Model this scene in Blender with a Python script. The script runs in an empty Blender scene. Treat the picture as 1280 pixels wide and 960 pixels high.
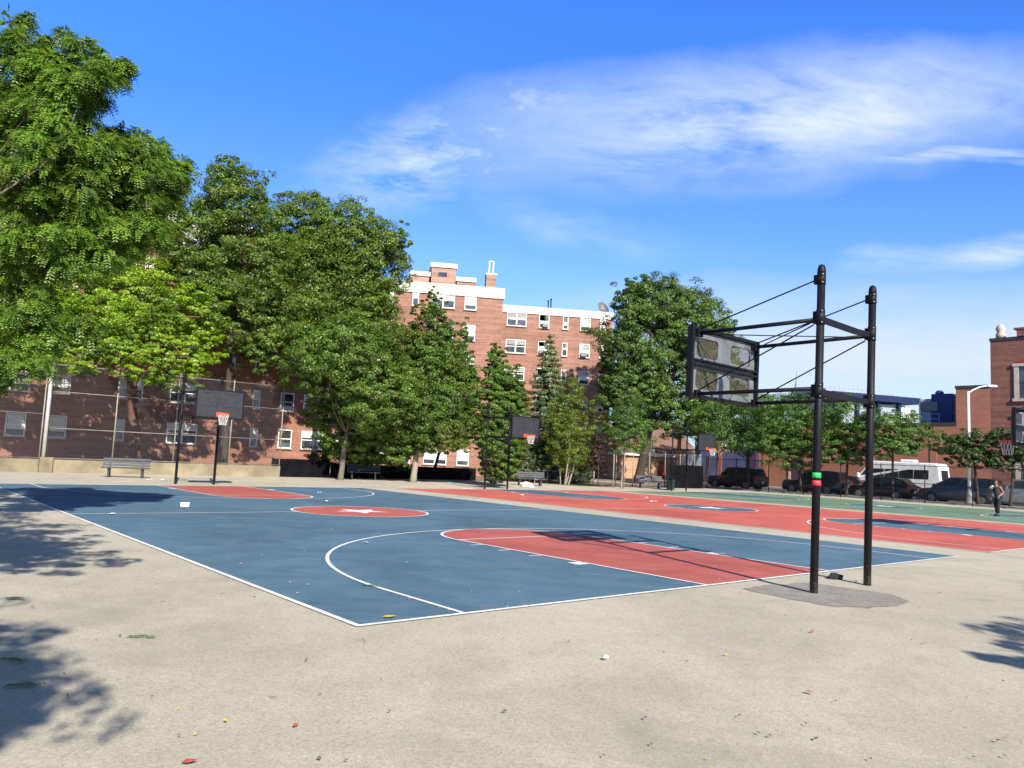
import bpy, bmesh, math, random
import numpy as np
from mathutils import Vector, Matrix, noise
R = math.radians
scene = bpy.context.scene
COL = scene.collection
rng = np.random.default_rng(7)
random.seed(7)

# ------------------------------------------------------------------ survey of the place
F, PITCH, ROLL, H = 974.56, 0.0960, 0.0452, 1.6115      # lens (px at 1280), camera tilt and height
YAW, TX, TY = 0.7016, -1.3258, 7.4273                   # court axes: u along the base line, v along the side line
CW, CL = 14.24, 25.08
cY, sY = math.cos(YAW), math.sin(YAW)
def C(u, v, z=0.0): return Vector((TX + u*cY - v*sY, TY + u*sY + v*cY, z))
def UV(P):
    dx, dy = P[0]-TX, P[1]-TY
    return dx*cY + dy*sY, -dx*sY + dy*cY
def ray(x, y):
    X, Y = (x-640)/F, -(y-480)/F
    cr, sr = math.cos(ROLL), math.sin(ROLL)
    a, b = X*cr - Y*sr, X*sr + Y*cr
    c, s = math.cos(PITCH), math.sin(PITCH)
    return Vector((a, c - b*s, s + b*c))
def at_depth(x, y, Y):
    d = ray(x, y); t = Y/d.y
    return Vector((d.x*t, Y, H + d.z*t))
def on_ground(x, y, z=0.0):
    d = ray(x, y); t = (z-H)/d.z
    return Vector((d.x*t, d.y*t, z))
def on_v(x, y, v):          # bearing of x (seen at height y) met with the court line v = const
    d = ray(x, y)
    # (d*t - T) . vdir = v
    t = (v + (-TX*-sY*-1 if False else 0) + (TX*-sY + TY*cY)) / (d.x*-sY + d.y*cY)
    return Vector((d.x*t, d.y*t, H + d.z*t))
def on_u(x, y, u):
    d = ray(x, y)
    t = (u + (TX*cY + TY*sY)) / (d.x*cY + d.y*sY)
    return Vector((d.x*t, d.y*t, H + d.z*t))

# ------------------------------------------------------------------ object helpers
def tag(o, label=None, cat=None, group=None, kind=None):
    if label: o['label'] = label
    if cat: o['category'] = cat
    if group: o['group'] = group
    if kind: o['kind'] = kind
    return o
def thing(name, label, cat, loc=(0,0,0), rotz=0.0, group=None):
    o = bpy.data.objects.new(name, None); COL.objects.link(o)
    o.empty_display_size = .2
    o.location = loc; o.rotation_euler = (0,0,rotz)
    return tag(o, label, cat, group)
def kids(o): return [c for c in bpy.data.objects if c.parent == o]
def copy_tree(o, parent=None):
    c = o.copy(); COL.objects.link(c)
    if parent is not None: c.parent = parent
    for ch in kids(o): copy_tree(ch, c)
    return c

class MB:
    def __init__(s): s.v=[]; s.f=[]; s.m=[]; s.sm=[]
    def add(s, vs, fs, mat=0, smooth=False):
        o=len(s.v); s.v += [tuple(v) for v in vs]
        for f in fs: s.f.append(tuple(i+o for i in f)); s.m.append(mat); s.sm.append(smooth)
        return s
    def box(s, c, d, rz=0.0, mat=0, rot=None):
        vs=[]
        Mx = rot if rot is not None else Matrix.Rotation(rz,3,'Z')
        for z in (-.5,.5):
            for x,y in ((-.5,-.5),(.5,-.5),(.5,.5),(-.5,.5)):
                vs.append(Vector(c)+Mx@Vector((x*d[0],y*d[1],z*d[2])))
        return s.add(vs,[(3,2,1,0),(4,5,6,7),(0,1,5,4),(1,2,6,5),(2,3,7,6),(3,0,4,7)],mat)
    def span(s, x0,x1,y0,y1,z0,z1,mat=0):
        return s.box(((x0+x1)/2,(y0+y1)/2,(z0+z1)/2),(x1-x0,y1-y0,z1-z0),mat=mat)
    def bar(s, p0, p1, w, h, mat=0):
        p0,p1=Vector(p0),Vector(p1); d=p1-p0
        q=d.to_track_quat('X','Z').to_matrix()
        return s.box((p0+p1)/2,(d.length,w,h),rot=q,mat=mat)
    def cyl(s, p0, p1, r0, r1=None, n=12, mat=0, caps=True):
        r1=r0 if r1 is None else r1
        return s.tube([p0,p1],[r0,r1],n,mat,caps)
    def tube(s, pts, rad, n=8, mat=0, caps=True, closed=False):
        pts=[Vector(p) for p in pts]
        if not hasattr(rad,'__len__'): rad=[rad]*len(pts)
        vs=[]; N=len(pts); prev=None
        for i,p in enumerate(pts):
            if closed: t=pts[(i+1)%N]-pts[i-1]
            else: t=pts[min(i+1,N-1)]-pts[max(i-1,0)]
            t.normalize()
            if prev is None:
                a=Vector((0,0,1)) if abs(t.z)<.9 else Vector((1,0,0))
                x=t.cross(a).normalized()
            else:
                x=(prev-t*prev.dot(t))
                x=x.normalized() if x.length>1e-6 else t.orthogonal().normalized()
            prev=x; y=t.cross(x)
            for k in range(n):
                an=2*math.pi*k/n
                vs.append(p+(x*math.cos(an)+y*math.sin(an))*rad[i])
        fs=[]
        for i in range(N if closed else N-1):
            j=(i+1)%N
            for k in range(n):
                l=(k+1)%n
                fs.append((i*n+k,i*n+l,j*n+l,j*n+k))
        s.add(vs,fs,mat,True)
        if caps and not closed:
            o=len(s.v)-len(vs)
            s.f.append(tuple(o+k for k in range(n))[::-1]); s.m.append(mat); s.sm.append(False)
            s.f.append(tuple(o+(N-1)*n+k for k in range(n))); s.m.append(mat); s.sm.append(False)
        return s
    def lathe(s, prof, c=(0,0,0), n=16, mat=0, smooth=True):
        vs=[];fs=[];N=len(prof)
        for r,z in prof:
            for k in range(n):
                a=2*math.pi*k/n; vs.append((c[0]+r*math.cos(a),c[1]+r*math.sin(a),c[2]+z))
        for i in range(N-1):
            for k in range(n):
                l=(k+1)%n; fs.append((i*n+k,i*n+l,(i+1)*n+l,(i+1)*n+k))
        fs.append(tuple(range(n))[::-1]); fs.append(tuple((N-1)*n+k for k in range(n)))
        return s.add(vs,fs,mat,smooth)
    def prism(s, poly, z0, z1, mat=0):
        n=len(poly); vs=[(p[0],p[1],z0) for p in poly]+[(p[0],p[1],z1) for p in poly]
        fs=[tuple(range(n))[::-1],tuple(range(n,2*n))]+[(i,(i+1)%n,n+(i+1)%n,n+i) for i in range(n)]
        return s.add(vs,fs,mat)
    def face(s, pts, mat=0): return s.add(pts,[tuple(range(len(pts)))],mat)
    def build(s, name, mats, parent=None, loc=None, bevel=0, rotz=None):
        me=bpy.data.meshes.new(name); me.from_pydata(s.v,[],s.f); 
        for m in (mats if isinstance(mats,(list,tuple)) else [mats]): me.materials.append(m)
        me.polygons.foreach_set('material_index',s.m); me.polygons.foreach_set('use_smooth',s.sm)
        me.update()
        o=bpy.data.objects.new(name,me); COL.objects.link(o)
        if parent is not None: o.parent=parent
        if loc is not None: o.location=loc
        if rotz is not None: o.rotation_euler=(0,0,rotz)
        if bevel:
            b=o.modifiers.new('bevel','BEVEL'); b.width=bevel; b.segments=2; b.limit_method='ANGLE'; b.angle_limit=R(40)
        return o

# ------------------------------------------------------------------ materials
def newmat(name):
    m=bpy.data.materials.new(name); m.use_nodes=True
    nt=m.node_tree; nt.nodes.clear()
    out=nt.nodes.new('ShaderNodeOutputMaterial')
    return m,nt,out
def N(nt,t,**k):
    n=nt.nodes.new(t)
    for a,b in k.items(): setattr(n,a,b)
    return n
def ramp(nt, fac, stops):
    n=N(nt,'ShaderNodeValToRGB'); e=n.color_ramp.elements
    while len(e)<len(stops): e.new(.5)
    for i,(p,c) in enumerate(stops):
        e[i].position=p; e[i].color=(*c,1) if hasattr(c,'__len__') else (c,c,c,1)
    nt.links.new(fac,n.inputs['Fac']); return n.outputs['Color']
def noise_tex(nt, vec, scale, detail=4, rough=.55, dist=0):
    n=N(nt,'ShaderNodeTexNoise'); n.inputs['Scale'].default_value=scale; n.inputs['Detail'].default_value=detail
    n.inputs['Roughness'].default_value=rough; n.inputs['Distortion'].default_value=dist
    if vec is not None: nt.links.new(vec,n.inputs['Vector'])
    return n.outputs['Fac']
def mixc(nt, fac, a, b, mode='MIX'):
    n=N(nt,'ShaderNodeMix',data_type='RGBA',blend_type=mode)
    for s,v in ((0,fac),(6,a),(7,b)):
        if hasattr(v,'is_output') or isinstance(v,bpy.types.NodeSocket): nt.links.new(v,n.inputs[s])
        elif hasattr(v,'__len__'): n.inputs[s].default_value=(*v,1)
        else: n.inputs[s].default_value=v if s==0 else (v,v,v,1)
    return n.outputs[2]
def math_(nt, op, a, b=0.0, c=None, clamp=False):
    n=N(nt,'ShaderNodeMath',operation=op,use_clamp=clamp)
    for i,v in enumerate((a,b,c)):
        if v is None: continue
        if isinstance(v,bpy.types.NodeSocket): nt.links.new(v,n.inputs[i])
        else: n.inputs[i].default_value=v
    return n.outputs[0]
def pos(nt, obj=False):
    if obj: return N(nt,'ShaderNodeTexCoord').outputs['Object']
    return N(nt,'ShaderNodeNewGeometry').outputs['Position']
def mapping(nt, vec, scale=(1,1,1), rot=(0,0,0), loc=(0,0,0)):
    n=N(nt,'ShaderNodeMapping'); n.inputs['Scale'].default_value=scale; n.inputs['Rotation'].default_value=rot; n.inputs['Location'].default_value=loc
    nt.links.new(vec,n.inputs['Vector']); return n.outputs['Vector']
def principled(nt,out,col,rough=.7,metal=0,bump=None,bumpd=.002,spec=.5):
    p=N(nt,'ShaderNodeBsdfPrincipled')
    for s,v in (('Base Color',col),('Roughness',rough),('Metallic',metal)):
        if isinstance(v,bpy.types.NodeSocket): nt.links.new(v,p.inputs[s])
        elif hasattr(v,'__len__'): p.inputs[s].default_value=(*v,1)
        else: p.inputs[s].default_value=v
    p.inputs['Specular IOR Level'].default_value=spec
    if bump is not None:
        b=N(nt,'ShaderNodeBump'); b.inputs['Distance'].default_value=bumpd; b.inputs['Strength'].default_value=1
        nt.links.new(bump,b.inputs['Height']); nt.links.new(b.outputs[0],p.inputs['Normal'])
    nt.links.new(p.outputs[0],out.inputs['Surface']); return p
def paint(name, col, rough=.5, metal=0, var=.18, scale=6, spec=.5, obj=True):
    m,nt,out=newmat(name)
    n=noise_tex(nt,pos(nt,obj),scale,5,.6)
    c=ramp(nt,n,[(.3,[x*(1-var) for x in col]),(.7,[min(1,x*(1+var)) for x in col])])
    r=ramp(nt,n,[(.3,max(0,rough-.08)),(.7,min(1,rough+.08))])
    principled(nt,out,c,r,metal,spec=spec); return m

def mat_concrete():
    m,nt,out=newmat('concrete_ground'); P=pos(nt)
    big=noise_tex(nt,P,.16,4,.5,.2); mid=noise_tex(nt,P,1.3,8,.7,.2); fine=noise_tex(nt,P,38,6,.8); 
    v=N(nt,'ShaderNodeTexVoronoi'); v.inputs['Scale'].default_value=130; nt.links.new(P,v.inputs['Vector'])
    agg=N(nt,'ShaderNodeSeparateColor'); nt.links.new(v.outputs['Color'],agg.inputs[0]); agg=agg.outputs[0]
    v2=N(nt,'ShaderNodeTexVoronoi'); v2.inputs['Scale'].default_value=48; nt.links.new(P,v2.inputs['Vector'])
    agg2=N(nt,'ShaderNodeSeparateColor'); nt.links.new(v2.outputs['Color'],agg2.inputs[0]); agg2=agg2.outputs[1]
    c=ramp(nt,big,[(.30,(.415,.375,.294)),(.5,(.462,.418,.328)),(.70,(.502,.456,.362))])
    c=mixc(nt,1.0,c,ramp(nt,mid,[(.28,.86),(.5,1.0),(.72,1.08)]),'MULTIPLY')
    c=mixc(nt,1.0,c,ramp(nt,fine,[(.30,.80),(.5,1.0),(.72,1.10)]),'MULTIPLY')
    c=mixc(nt,1.0,c,ramp(nt,agg,[(.0,.76),(.25,.97),(.75,1.02),(1.0,1.16)]),'MULTIPLY')
    c=mixc(nt,1.0,c,ramp(nt,agg2,[(.0,.86),(.3,1.0),(.8,1.0),(1.0,1.10)]),'MULTIPLY')
    # old gum and oil spots, different sizes
    for sc,th,am in ((.9,.028,.55),(2.3,.035,.40),(.35,.05,.22)):
        w=N(nt,'ShaderNodeTexVoronoi'); w.inputs['Scale'].default_value=sc; nt.links.new(mapping(nt,P,(1,1,1),loc=(sc*3,7,0)),w.inputs['Vector'])
        e=math_(nt,'ADD',w.outputs['Distance'],math_(nt,'MULTIPLY',math_(nt,'SUBTRACT',fine,.5),.03*sc))
        c=mixc(nt,math_(nt,'MULTIPLY',ramp(nt,e,[(th*.6,1.0),(th*1.4,0.0)]),am),c,(.13,.115,.095))
    # water stains drifting along the slope of the yard
    st=noise_tex(nt,mapping(nt,P,(1.2,.55,1),(0,0,-YAW-.5)),.55,7,.66,.8)
    c=mixc(nt,ramp(nt,st,[(.50,0.0),(.74,.40)]),c,(.235,.215,.178))
    st2=noise_tex(nt,mapping(nt,P,(.5,.5,1),loc=(4,1,0)),.7,7,.7,.8)
    c=mixc(nt,ramp(nt,st2,[(.52,0.0),(.68,.42)]),c,(.27,.248,.205))
    principled(nt,out,c,.94,0,math_(nt,'ADD',fine,math_(nt,'MULTIPLY',agg,.6)),.004,.2); return m
def mat_court(name, col, dust=(.30,.30,.29)):
    m,nt,out=newmat(name); P=pos(nt)
    big=noise_tex(nt,P,.28,7,.65,.6); mid=noise_tex(nt,P,1.8,8,.7,.2); fine=noise_tex(nt,P,60,4,.8)
    dk=[x*.74 for x in col]; lt=[min(1,x*1.20+.008) for x in col]
    c=ramp(nt,big,[(.30,dk),(.5,col),(.70,lt)])
    c=mixc(nt,ramp(nt,mid,[(.46,0.0),(.78,.42)]),c,dust)
    c=mixc(nt,1.0,c,ramp(nt,fine,[(.3,.80),(.7,1.14)]),'MULTIPLY')
    for sc,rt,th in (((3,.5,1),.5,.63),((2.4,.35,1),-1.1,.65),((5,.25,1),1.3,.68)):
        q=noise_tex(nt,mapping(nt,P,sc,(0,0,rt)),2.6,8,.75,.9); c=mixc(nt,ramp(nt,q,[(th,0.0),(th+.09,.40)]),c,dust)
    # dark dried puddle rims and tyre coloured scuffs
    q=noise_tex(nt,mapping(nt,P,(.7,1.6,1),(0,0,-.3)),.7,7,.7,.7)
    c=mixc(nt,ramp(nt,q,[(.52,0.0),(.58,.34),(.64,.12),(.80,.42)]),c,[x*.55+.004 for x in col])
    q=noise_tex(nt,mapping(nt,P,(6,.5,1),(0,0,.95)),1.6,6,.7,.4); c=mixc(nt,ramp(nt,q,[(.68,0.0),(.73,.45)]),c,[x*.40+.01 for x in col])
    fl=noise_tex(nt,P,13,6,.85); c=mixc(nt,ramp(nt,fl,[(.68,0.0),(.74,.5)]),c,(.38,.36,.33))
    f2=noise_tex(nt,mapping(nt,P,loc=(9,3,0)),22,5,.8); c=mixc(nt,ramp(nt,f2,[(.69,0.0),(.74,.55)]),c,[x*.35 for x in col])
    principled(nt,out,c,.78,0,fine,.003,.25); return m
def mat_line():
    m,nt,out=newmat('white_line_paint'); P=pos(nt)
    n=noise_tex(nt,P,9,7,.75); c=ramp(nt,n,[(.28,(.30,.30,.29)),(.38,(.56,.56,.545)),(.5,(.72,.72,.70)),(.75,(.80,.80,.78))])
    principled(nt,out,c,.75,spec=.3); return m
def mat_brick(name, c1, c2, mortar, sc=1.0, band=.55):
    m,nt,out=newmat(name); P=pos(nt,True)
    # wall-plane coordinates: x along the face, z up
    s=N(nt,'ShaderNodeSeparateXYZ'); nt.links.new(P,s.inputs[0])
    k=N(nt,'ShaderNodeCombineXYZ'); nt.links.new(math_(nt,'ADD',s.outputs[0],s.outputs[1]),k.inputs[0]); nt.links.new(s.outputs[2],k.inputs[1])
    b=N(nt,'ShaderNodeTexBrick'); b.inputs['Scale'].default_value=1; b.inputs['Brick Width'].default_value=.22*sc; b.inputs['Row Height'].default_value=.075*sc
    b.inputs['Mortar Size'].default_value=.010*sc; b.inputs['Color1'].default_value=(*c1,1); b.inputs['Color2'].default_value=(*c2,1); b.inputs['Mortar'].default_value=(*mortar,1)
    b.inputs['Bias'].default_value=0
    nt.links.new(k.outputs[0],b.inputs['Vector'])
    c=b.outputs['Color']
    n1=noise_tex(nt,P,.35,6,.6,.3)
    c=mixc(nt,1.0,c,ramp(nt,n1,[(.25,.78),(.5,1.0),(.75,1.16)]),'MULTIPLY')
    n2=noise_tex(nt,mapping(nt,P,(.12,.12,3.2)),1.4,5,.65)
    c=mixc(nt,band,c,mixc(nt,1.0,c,ramp(nt,n2,[(.35,.55),(.65,1.5)]),'MULTIPLY'))
    n3=noise_tex(nt,mapping(nt,P,(1.6,1.6,.14)),.9,5,.6)
    c=mixc(nt,ramp(nt,n3,[(.58,0.0),(.78,.35)]),c,[x*.55 for x in c1])
    n4=noise_tex(nt,P,3.0,4,.7); c=mixc(nt,1.0,c,ramp(nt,n4,[(.3,.9),(.7,1.1)]),'MULTIPLY')
    principled(nt,out,c,.9,0,spec=.2); return m
def mat_leaf(name, cols, patch=None, trans=.32, ps=.5, patchcol=None, pthr=(.52,.68)):
    m,nt,out=newmat(name)
    g=N(nt,'ShaderNodeNewGeometry'); oi=N(nt,'ShaderNodeObjectInfo')
    r=g.outputs['Random Per Island']
    c=ramp(nt,r,[(0,cols[0]),(.5,cols[1]),(1,cols[2])])
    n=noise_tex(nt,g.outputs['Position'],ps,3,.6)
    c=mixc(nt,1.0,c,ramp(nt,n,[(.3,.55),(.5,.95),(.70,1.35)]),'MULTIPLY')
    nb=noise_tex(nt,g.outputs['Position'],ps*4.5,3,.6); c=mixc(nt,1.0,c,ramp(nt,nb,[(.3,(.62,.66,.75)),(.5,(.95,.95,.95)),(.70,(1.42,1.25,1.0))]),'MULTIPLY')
    c=mixc(nt,math_(nt,'GREATER_THAN',r,.965),c,(.20,.155,.05))
    if patchcol:
        n2=noise_tex(nt,mapping(nt,g.outputs['Position'],(1,1,.6),loc=(3.1,7,1)),ps*1.1,4,.65)
        c=mixc(nt,ramp(nt,n2,[(pthr[0],0.0),(pthr[1],.85)]),c,patchcol)
    d=N(nt,'ShaderNodeBsdfDiffuse'); t=N(nt,'ShaderNodeBsdfTranslucent'); gl=N(nt,'ShaderNodeBsdfGlossy'); gl.inputs['Roughness'].default_value=.45
    gl.inputs['Color'].default_value=(.55,.6,.5,1)
    nt.links.new(c,d.inputs['Color'])
    tc=mixc(nt,1.0,c,(1.25,1.3,.55),'MULTIPLY'); nt.links.new(tc,t.inputs['Color'])
    x=N(nt,'ShaderNodeMixShader'); x.inputs[0].default_value=trans; nt.links.new(d.outputs[0],x.inputs[1]); nt.links.new(t.outputs[0],x.inputs[2])
    y=N(nt,'ShaderNodeMixShader'); y.inputs[0].default_value=.05; nt.links.new(x.outputs[0],y.inputs[1]); nt.links.new(gl.outputs[0],y.inputs[2])
    nt.links.new(y.outputs[0],out.inputs['Surface']); return m
def mat_bark(name, a, b):
    m,nt,out=newmat(name); P=pos(nt,True)
    n=noise_tex(nt,mapping(nt,P,(6,6,1.2)),2.5,6,.7)
    principled(nt,out,ramp(nt,n,[(.3,a),(.7,b)]),.95,0,n,.02,.15); return m
def mat_chainlink(name, col, pitch=.055, wire=.009, metal=.3, local='XZ'):
    m,nt,out=newmat(name); P=pos(nt,True)
    s=N(nt,'ShaderNodeSeparateXYZ'); nt.links.new(P,s.inputs[0])
    x,z=s.outputs[0],s.outputs[2]
    def wires(sign):
        q=math_(nt,'MULTIPLY',math_(nt,'ADD',x,math_(nt,'MULTIPLY',z,sign)),1/(pitch*1.414))
        fr=math_(nt,'FRACT',q); return math_(nt,'LESS_THAN',fr,wire/pitch)
    w=math_(nt,'MAXIMUM',wires(1.0),wires(-1.0))
    p=N(nt,'ShaderNodeBsdfPrincipled'); p.inputs['Base Color'].default_value=(*col,1); p.inputs['Roughness'].default_value=.5; p.inputs['Metallic'].default_value=metal
    t=N(nt,'ShaderNodeBsdfTransparent'); mx=N(nt,'ShaderNodeMixShader')
    nt.links.new(w,mx.inputs[0]); nt.links.new(t.outputs[0],mx.inputs[1]); nt.links.new(p.outputs[0],mx.inputs[2]); nt.links.new(mx.outputs[0],out.inputs['Surface']); return m
def mat_screen(name, col, hole=.55):
    m,nt,out=newmat(name); P=pos(nt,True)
    v=N(nt,'ShaderNodeTexVoronoi'); v.inputs['Scale'].default_value=90; v.inputs['Randomness'].default_value=.15; nt.links.new(P,v.inputs['Vector'])
    w=math_(nt,'GREATER_THAN',v.outputs['Distance'],hole)
    n=noise_tex(nt,P,7,5,.7); c=ramp(nt,n,[(.35,[x*.6 for x in col]),(.65,[x*1.4 for x in col])])
    p=N(nt,'ShaderNodeBsdfPrincipled'); nt.links.new(c,p.inputs['Base Color']); p.inputs['Roughness'].default_value=.6
    t=N(nt,'ShaderNodeBsdfTransparent'); mx=N(nt,'ShaderNodeMixShader')
    nt.links.new(w,mx.inputs[0]); nt.links.new(t.outputs[0],mx.inputs[1]); nt.links.new(p.outputs[0],mx.inputs[2]); nt.links.new(mx.outputs[0],out.inputs['Surface']); return m
def mat_glass(name, a, b, scale=.7):
    m,nt,out=newmat(name); P=pos(nt)
    n=noise_tex(nt,P,scale,3,.6); c=ramp(nt,n,[(.35,a),(.65,b)])
    principled(nt,out,c,.08,0,spec=.8); return m

M_ground=mat_concrete()
M_blue=mat_court('blue_court_paint',(.073,.143,.203),(.20,.24,.26))
M_red=mat_court('red_court_paint',(.50,.108,.078),(.50,.21,.17))
M_lane=mat_court('red_lane_paint',(.40,.098,.076),(.42,.19,.155))
M_green=mat_court('green_court_paint',(.13,.215,.135),(.25,.28,.21))
M_bluelane=mat_court('blue_lane_paint',(.065,.125,.175),(.17,.21,.25))
M_line=mat_line()
M_asphalt=paint('asphalt',(.055,.055,.057),.95,0,.25,3,.2,False)
M_patch=None
def mat_patch():
    m,nt,out=newmat('asphalt_patch'); P=pos(nt)
    f=noise_tex(nt,P,42,5,.9); b=noise_tex(nt,P,3,6,.7)
    c=ramp(nt,f,[(.32,(.10,.094,.085)),(.5,(.26,.24,.21)),(.66,(.46,.425,.37))])
    c=mixc(nt,1.0,c,ramp(nt,b,[(.3,.75),(.7,1.15)]),'MULTIPLY')
    principled(nt,out,c,.95,0,f,.008,.2); return m
M_patch=mat_patch()
M_dirt=paint('dirt',(.20,.155,.10),.95,0,.35,.8,.1,False)
M_kerb=paint('kerb_stone',(.30,.29,.27),.9,0,.2,2,.2,False)
M_walk=paint('sidewalk_slab',(.33,.31,.28),.9,0,.2,1.5,.2,False)
M_lowwall=paint('low_wall_concrete',(.235,.195,.125),.92,0,.35,.9,.2,False)
M_black=paint('black_steel',(.007,.007,.010),.55,0,.3,5,.2)
M_post=None
def mat_post():
    m,nt,out=newmat('post_paint'); P=pos(nt,True)
    n=noise_tex(nt,mapping(nt,P,(9,9,1.6)),2.2,6,.7); f=noise_tex(nt,P,34,4,.75)
    c=ramp(nt,n,[(.35,(.005,.005,.007)),(.6,(.009,.009,.012)),(.8,(.022,.021,.022))])
    z=N(nt,'ShaderNodeSeparateXYZ'); nt.links.new(P,z.inputs[0])
    low=ramp(nt,z.outputs[2],[(.0,.20),(.35,.06),(1.0,.0)])
    chip=math_(nt,'GREATER_THAN',math_(nt,'ADD',f,low),.71)
    c=mixc(nt,chip,c,(.11,.085,.07)); c=mixc(nt,math_(nt,'MULTIPLY',low,1.6),c,(.10,.09,.078))
    principled(nt,out,c,ramp(nt,n,[(.3,.45),(.7,.66)]),0,f,.002,.2); return m
M_post=mat_post()
M_rust=paint('bolt_metal',(.22,.18,.15),.5,.6,.3,20)
M_grey=paint('board_back_grey',(.125,.138,.152),.55,.1,.30,4)
M_boardfront=paint('board_front_black',(.020,.022,.027),.5,0,.3,6)
M_orange=paint('orange_rim',(.70,.10,.03),.45,0,.15,8)
M_redrim=paint('red_rim',(.62,.05,.03),.45,0,.2,8)
M_net=paint('white_net',(.62,.58,.52),.8,0,.15,8)
M_tapeg=paint('green_tape',(.02,.62,.12),.5,0,.05,8)
M_taper=paint('red_tape',(.75,.04,.05),.5,0,.08,8)
M_screen=mat_screen('perforated_screen',(.052,.040,.024),.40)
M_screenf=mat_screen('front_screen',(.020,.020,.022),.22)
M_galv=paint('galvanised_steel',(.46,.45,.42),.45,.35,.15,4)
M_galvrust=paint('galvanised_rusty',(.27,.225,.18),.6,.2,.3,3)
M_chain=mat_chainlink('galvanised_mesh',(.085,.084,.088),.055,.0038)
M_chainb=mat_chainlink('black_mesh',(.02,.02,.022),.055,.0055)
M_bslat=paint('bench_slats',(.042,.050,.060),.6,0,.35,3,.35)
M_bslatg=paint('bench_slats_green',(.035,.06,.056),.7,0,.3,3,.2)
M_bleg=paint('bench_leg',(.03,.03,.032),.7,0,.3,5)
M_brick=mat_brick('red_brick',(.295,.126,.083),(.22,.092,.060),(.29,.215,.175))
M_brickd=mat_brick('dark_brick',(.285,.112,.074),(.21,.080,.054),(.25,.18,.14))
M_brickt=mat_brick('tower_brick',(.22,.080,.062),(.16,.055,.045),(.20,.13,.11))
M_bricks=mat_brick('street_brick',(.36,.135,.080),(.30,.105,.065),(.30,.19,.14),1,.12)
M_bricktan=mat_brick('tan_brick',(.50,.27,.14),(.42,.22,.115),(.42,.30,.2))
M_bricko=mat_brick('rooftop_brick',(.34,.20,.14),(.28,.16,.115),(.30,.22,.17))
M_parapet=paint('white_parapet',(.60,.57,.51),.8,0,.12,.8)
M_white=paint('white_frame',(.78,.78,.75),.55,0,.06,3)
M_roof=paint('roof_gravel',(.20,.19,.18),.95,0,.2,2)
M_glassd=mat_glass('dark_glass',(.02,.023,.028),(.09,.10,.11))
M_glassl=mat_glass('curtained_glass',(.16,.17,.18),(.40,.40,.38),1.1)
M_blind=paint('white_blind',(.62,.61,.57),.7,0,.12,2)
M_ac=paint('air_conditioner_shell',(.20,.195,.185),.6,0,.2,4)
M_stone=paint('pale_stone',(.42,.37,.30),.85,0,.15,3)
M_copper=paint('verdigris',(.20,.30,.27),.8,0,.1,.3)
M_bluest=paint('blue_steel',(.018,.045,.16),.5,.1,.25,.8)
M_navy=paint('navy_roof_edge',(.010,.020,.065),.6,0,.25,.8,.2)
M_paleblue=paint('pale_blue_panel',(.34,.40,.48),.6,0,.2,.5)
M_palegrey=paint('pale_grey_panel',(.26,.29,.33),.6,0,.12,.6)
M_bluewall=paint('blue_painted_wall',(.075,.085,.20),.8,0,.3,.6)
M_purple=paint('purple_door',(.070,.026,.072),.6,0,.2,1)
M_reddoor=paint('red_door',(.28,.018,.018),.6,0,.15,2)
M_browny=paint('brown_shingle',(.16,.09,.065),.9,0,.2,2)
M_tarp=paint('black_windscreen',(.006,.006,.008),.95,0,.5,1.5,.05)
M_tyre=paint('tyre',(.014,.014,.015),.85,0,.2,8)
M_rim=paint('alloy_rim',(.20,.20,.21),.4,.5,.1,8)
M_carglass=mat_glass('car_glass',(.008,.009,.012),(.03,.035,.045),.5)
M_tail=paint('tail_lamp',(.55,.015,.02),.25,0,.1,10)
M_lamp=paint('head_lamp',(.62,.63,.62),.15,0,.05,10)
M_plate=paint('number_plate',(.65,.65,.62),.5,0,.05,10)
M_bark=mat_bark('grey_bark',(.09,.072,.055),(.21,.175,.135))
M_barkp=mat_bark('pale_bark',(.19,.16,.125),(.34,.29,.225))
M_barkd=mat_bark('dark_bark',(.035,.027,.022),(.09,.07,.055))
M_barkr=mat_bark('red_bark',(.085,.04,.028),(.17,.085,.055))
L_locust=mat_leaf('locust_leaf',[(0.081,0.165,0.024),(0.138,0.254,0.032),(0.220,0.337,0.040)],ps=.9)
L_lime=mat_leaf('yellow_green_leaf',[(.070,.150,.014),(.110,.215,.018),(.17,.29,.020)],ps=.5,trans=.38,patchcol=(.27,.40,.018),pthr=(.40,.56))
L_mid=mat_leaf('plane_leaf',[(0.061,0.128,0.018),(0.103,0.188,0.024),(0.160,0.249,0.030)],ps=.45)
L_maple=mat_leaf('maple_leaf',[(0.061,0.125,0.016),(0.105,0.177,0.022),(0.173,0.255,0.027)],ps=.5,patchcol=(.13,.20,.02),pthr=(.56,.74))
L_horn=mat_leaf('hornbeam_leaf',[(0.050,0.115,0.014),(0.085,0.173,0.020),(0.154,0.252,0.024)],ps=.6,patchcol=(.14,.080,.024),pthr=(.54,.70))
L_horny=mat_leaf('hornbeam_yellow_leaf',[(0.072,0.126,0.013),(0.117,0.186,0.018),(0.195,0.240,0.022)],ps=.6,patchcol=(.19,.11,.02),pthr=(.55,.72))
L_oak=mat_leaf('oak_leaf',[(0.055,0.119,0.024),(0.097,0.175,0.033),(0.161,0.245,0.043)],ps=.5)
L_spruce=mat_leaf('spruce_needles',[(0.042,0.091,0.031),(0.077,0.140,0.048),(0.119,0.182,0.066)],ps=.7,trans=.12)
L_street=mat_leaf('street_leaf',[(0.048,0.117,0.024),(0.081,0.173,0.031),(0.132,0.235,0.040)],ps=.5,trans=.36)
L_streetd=mat_leaf('shaded_street_leaf',[(.022,.058,.014),(.040,.085,.018),(.065,.125,.024)],ps=.5)
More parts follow.
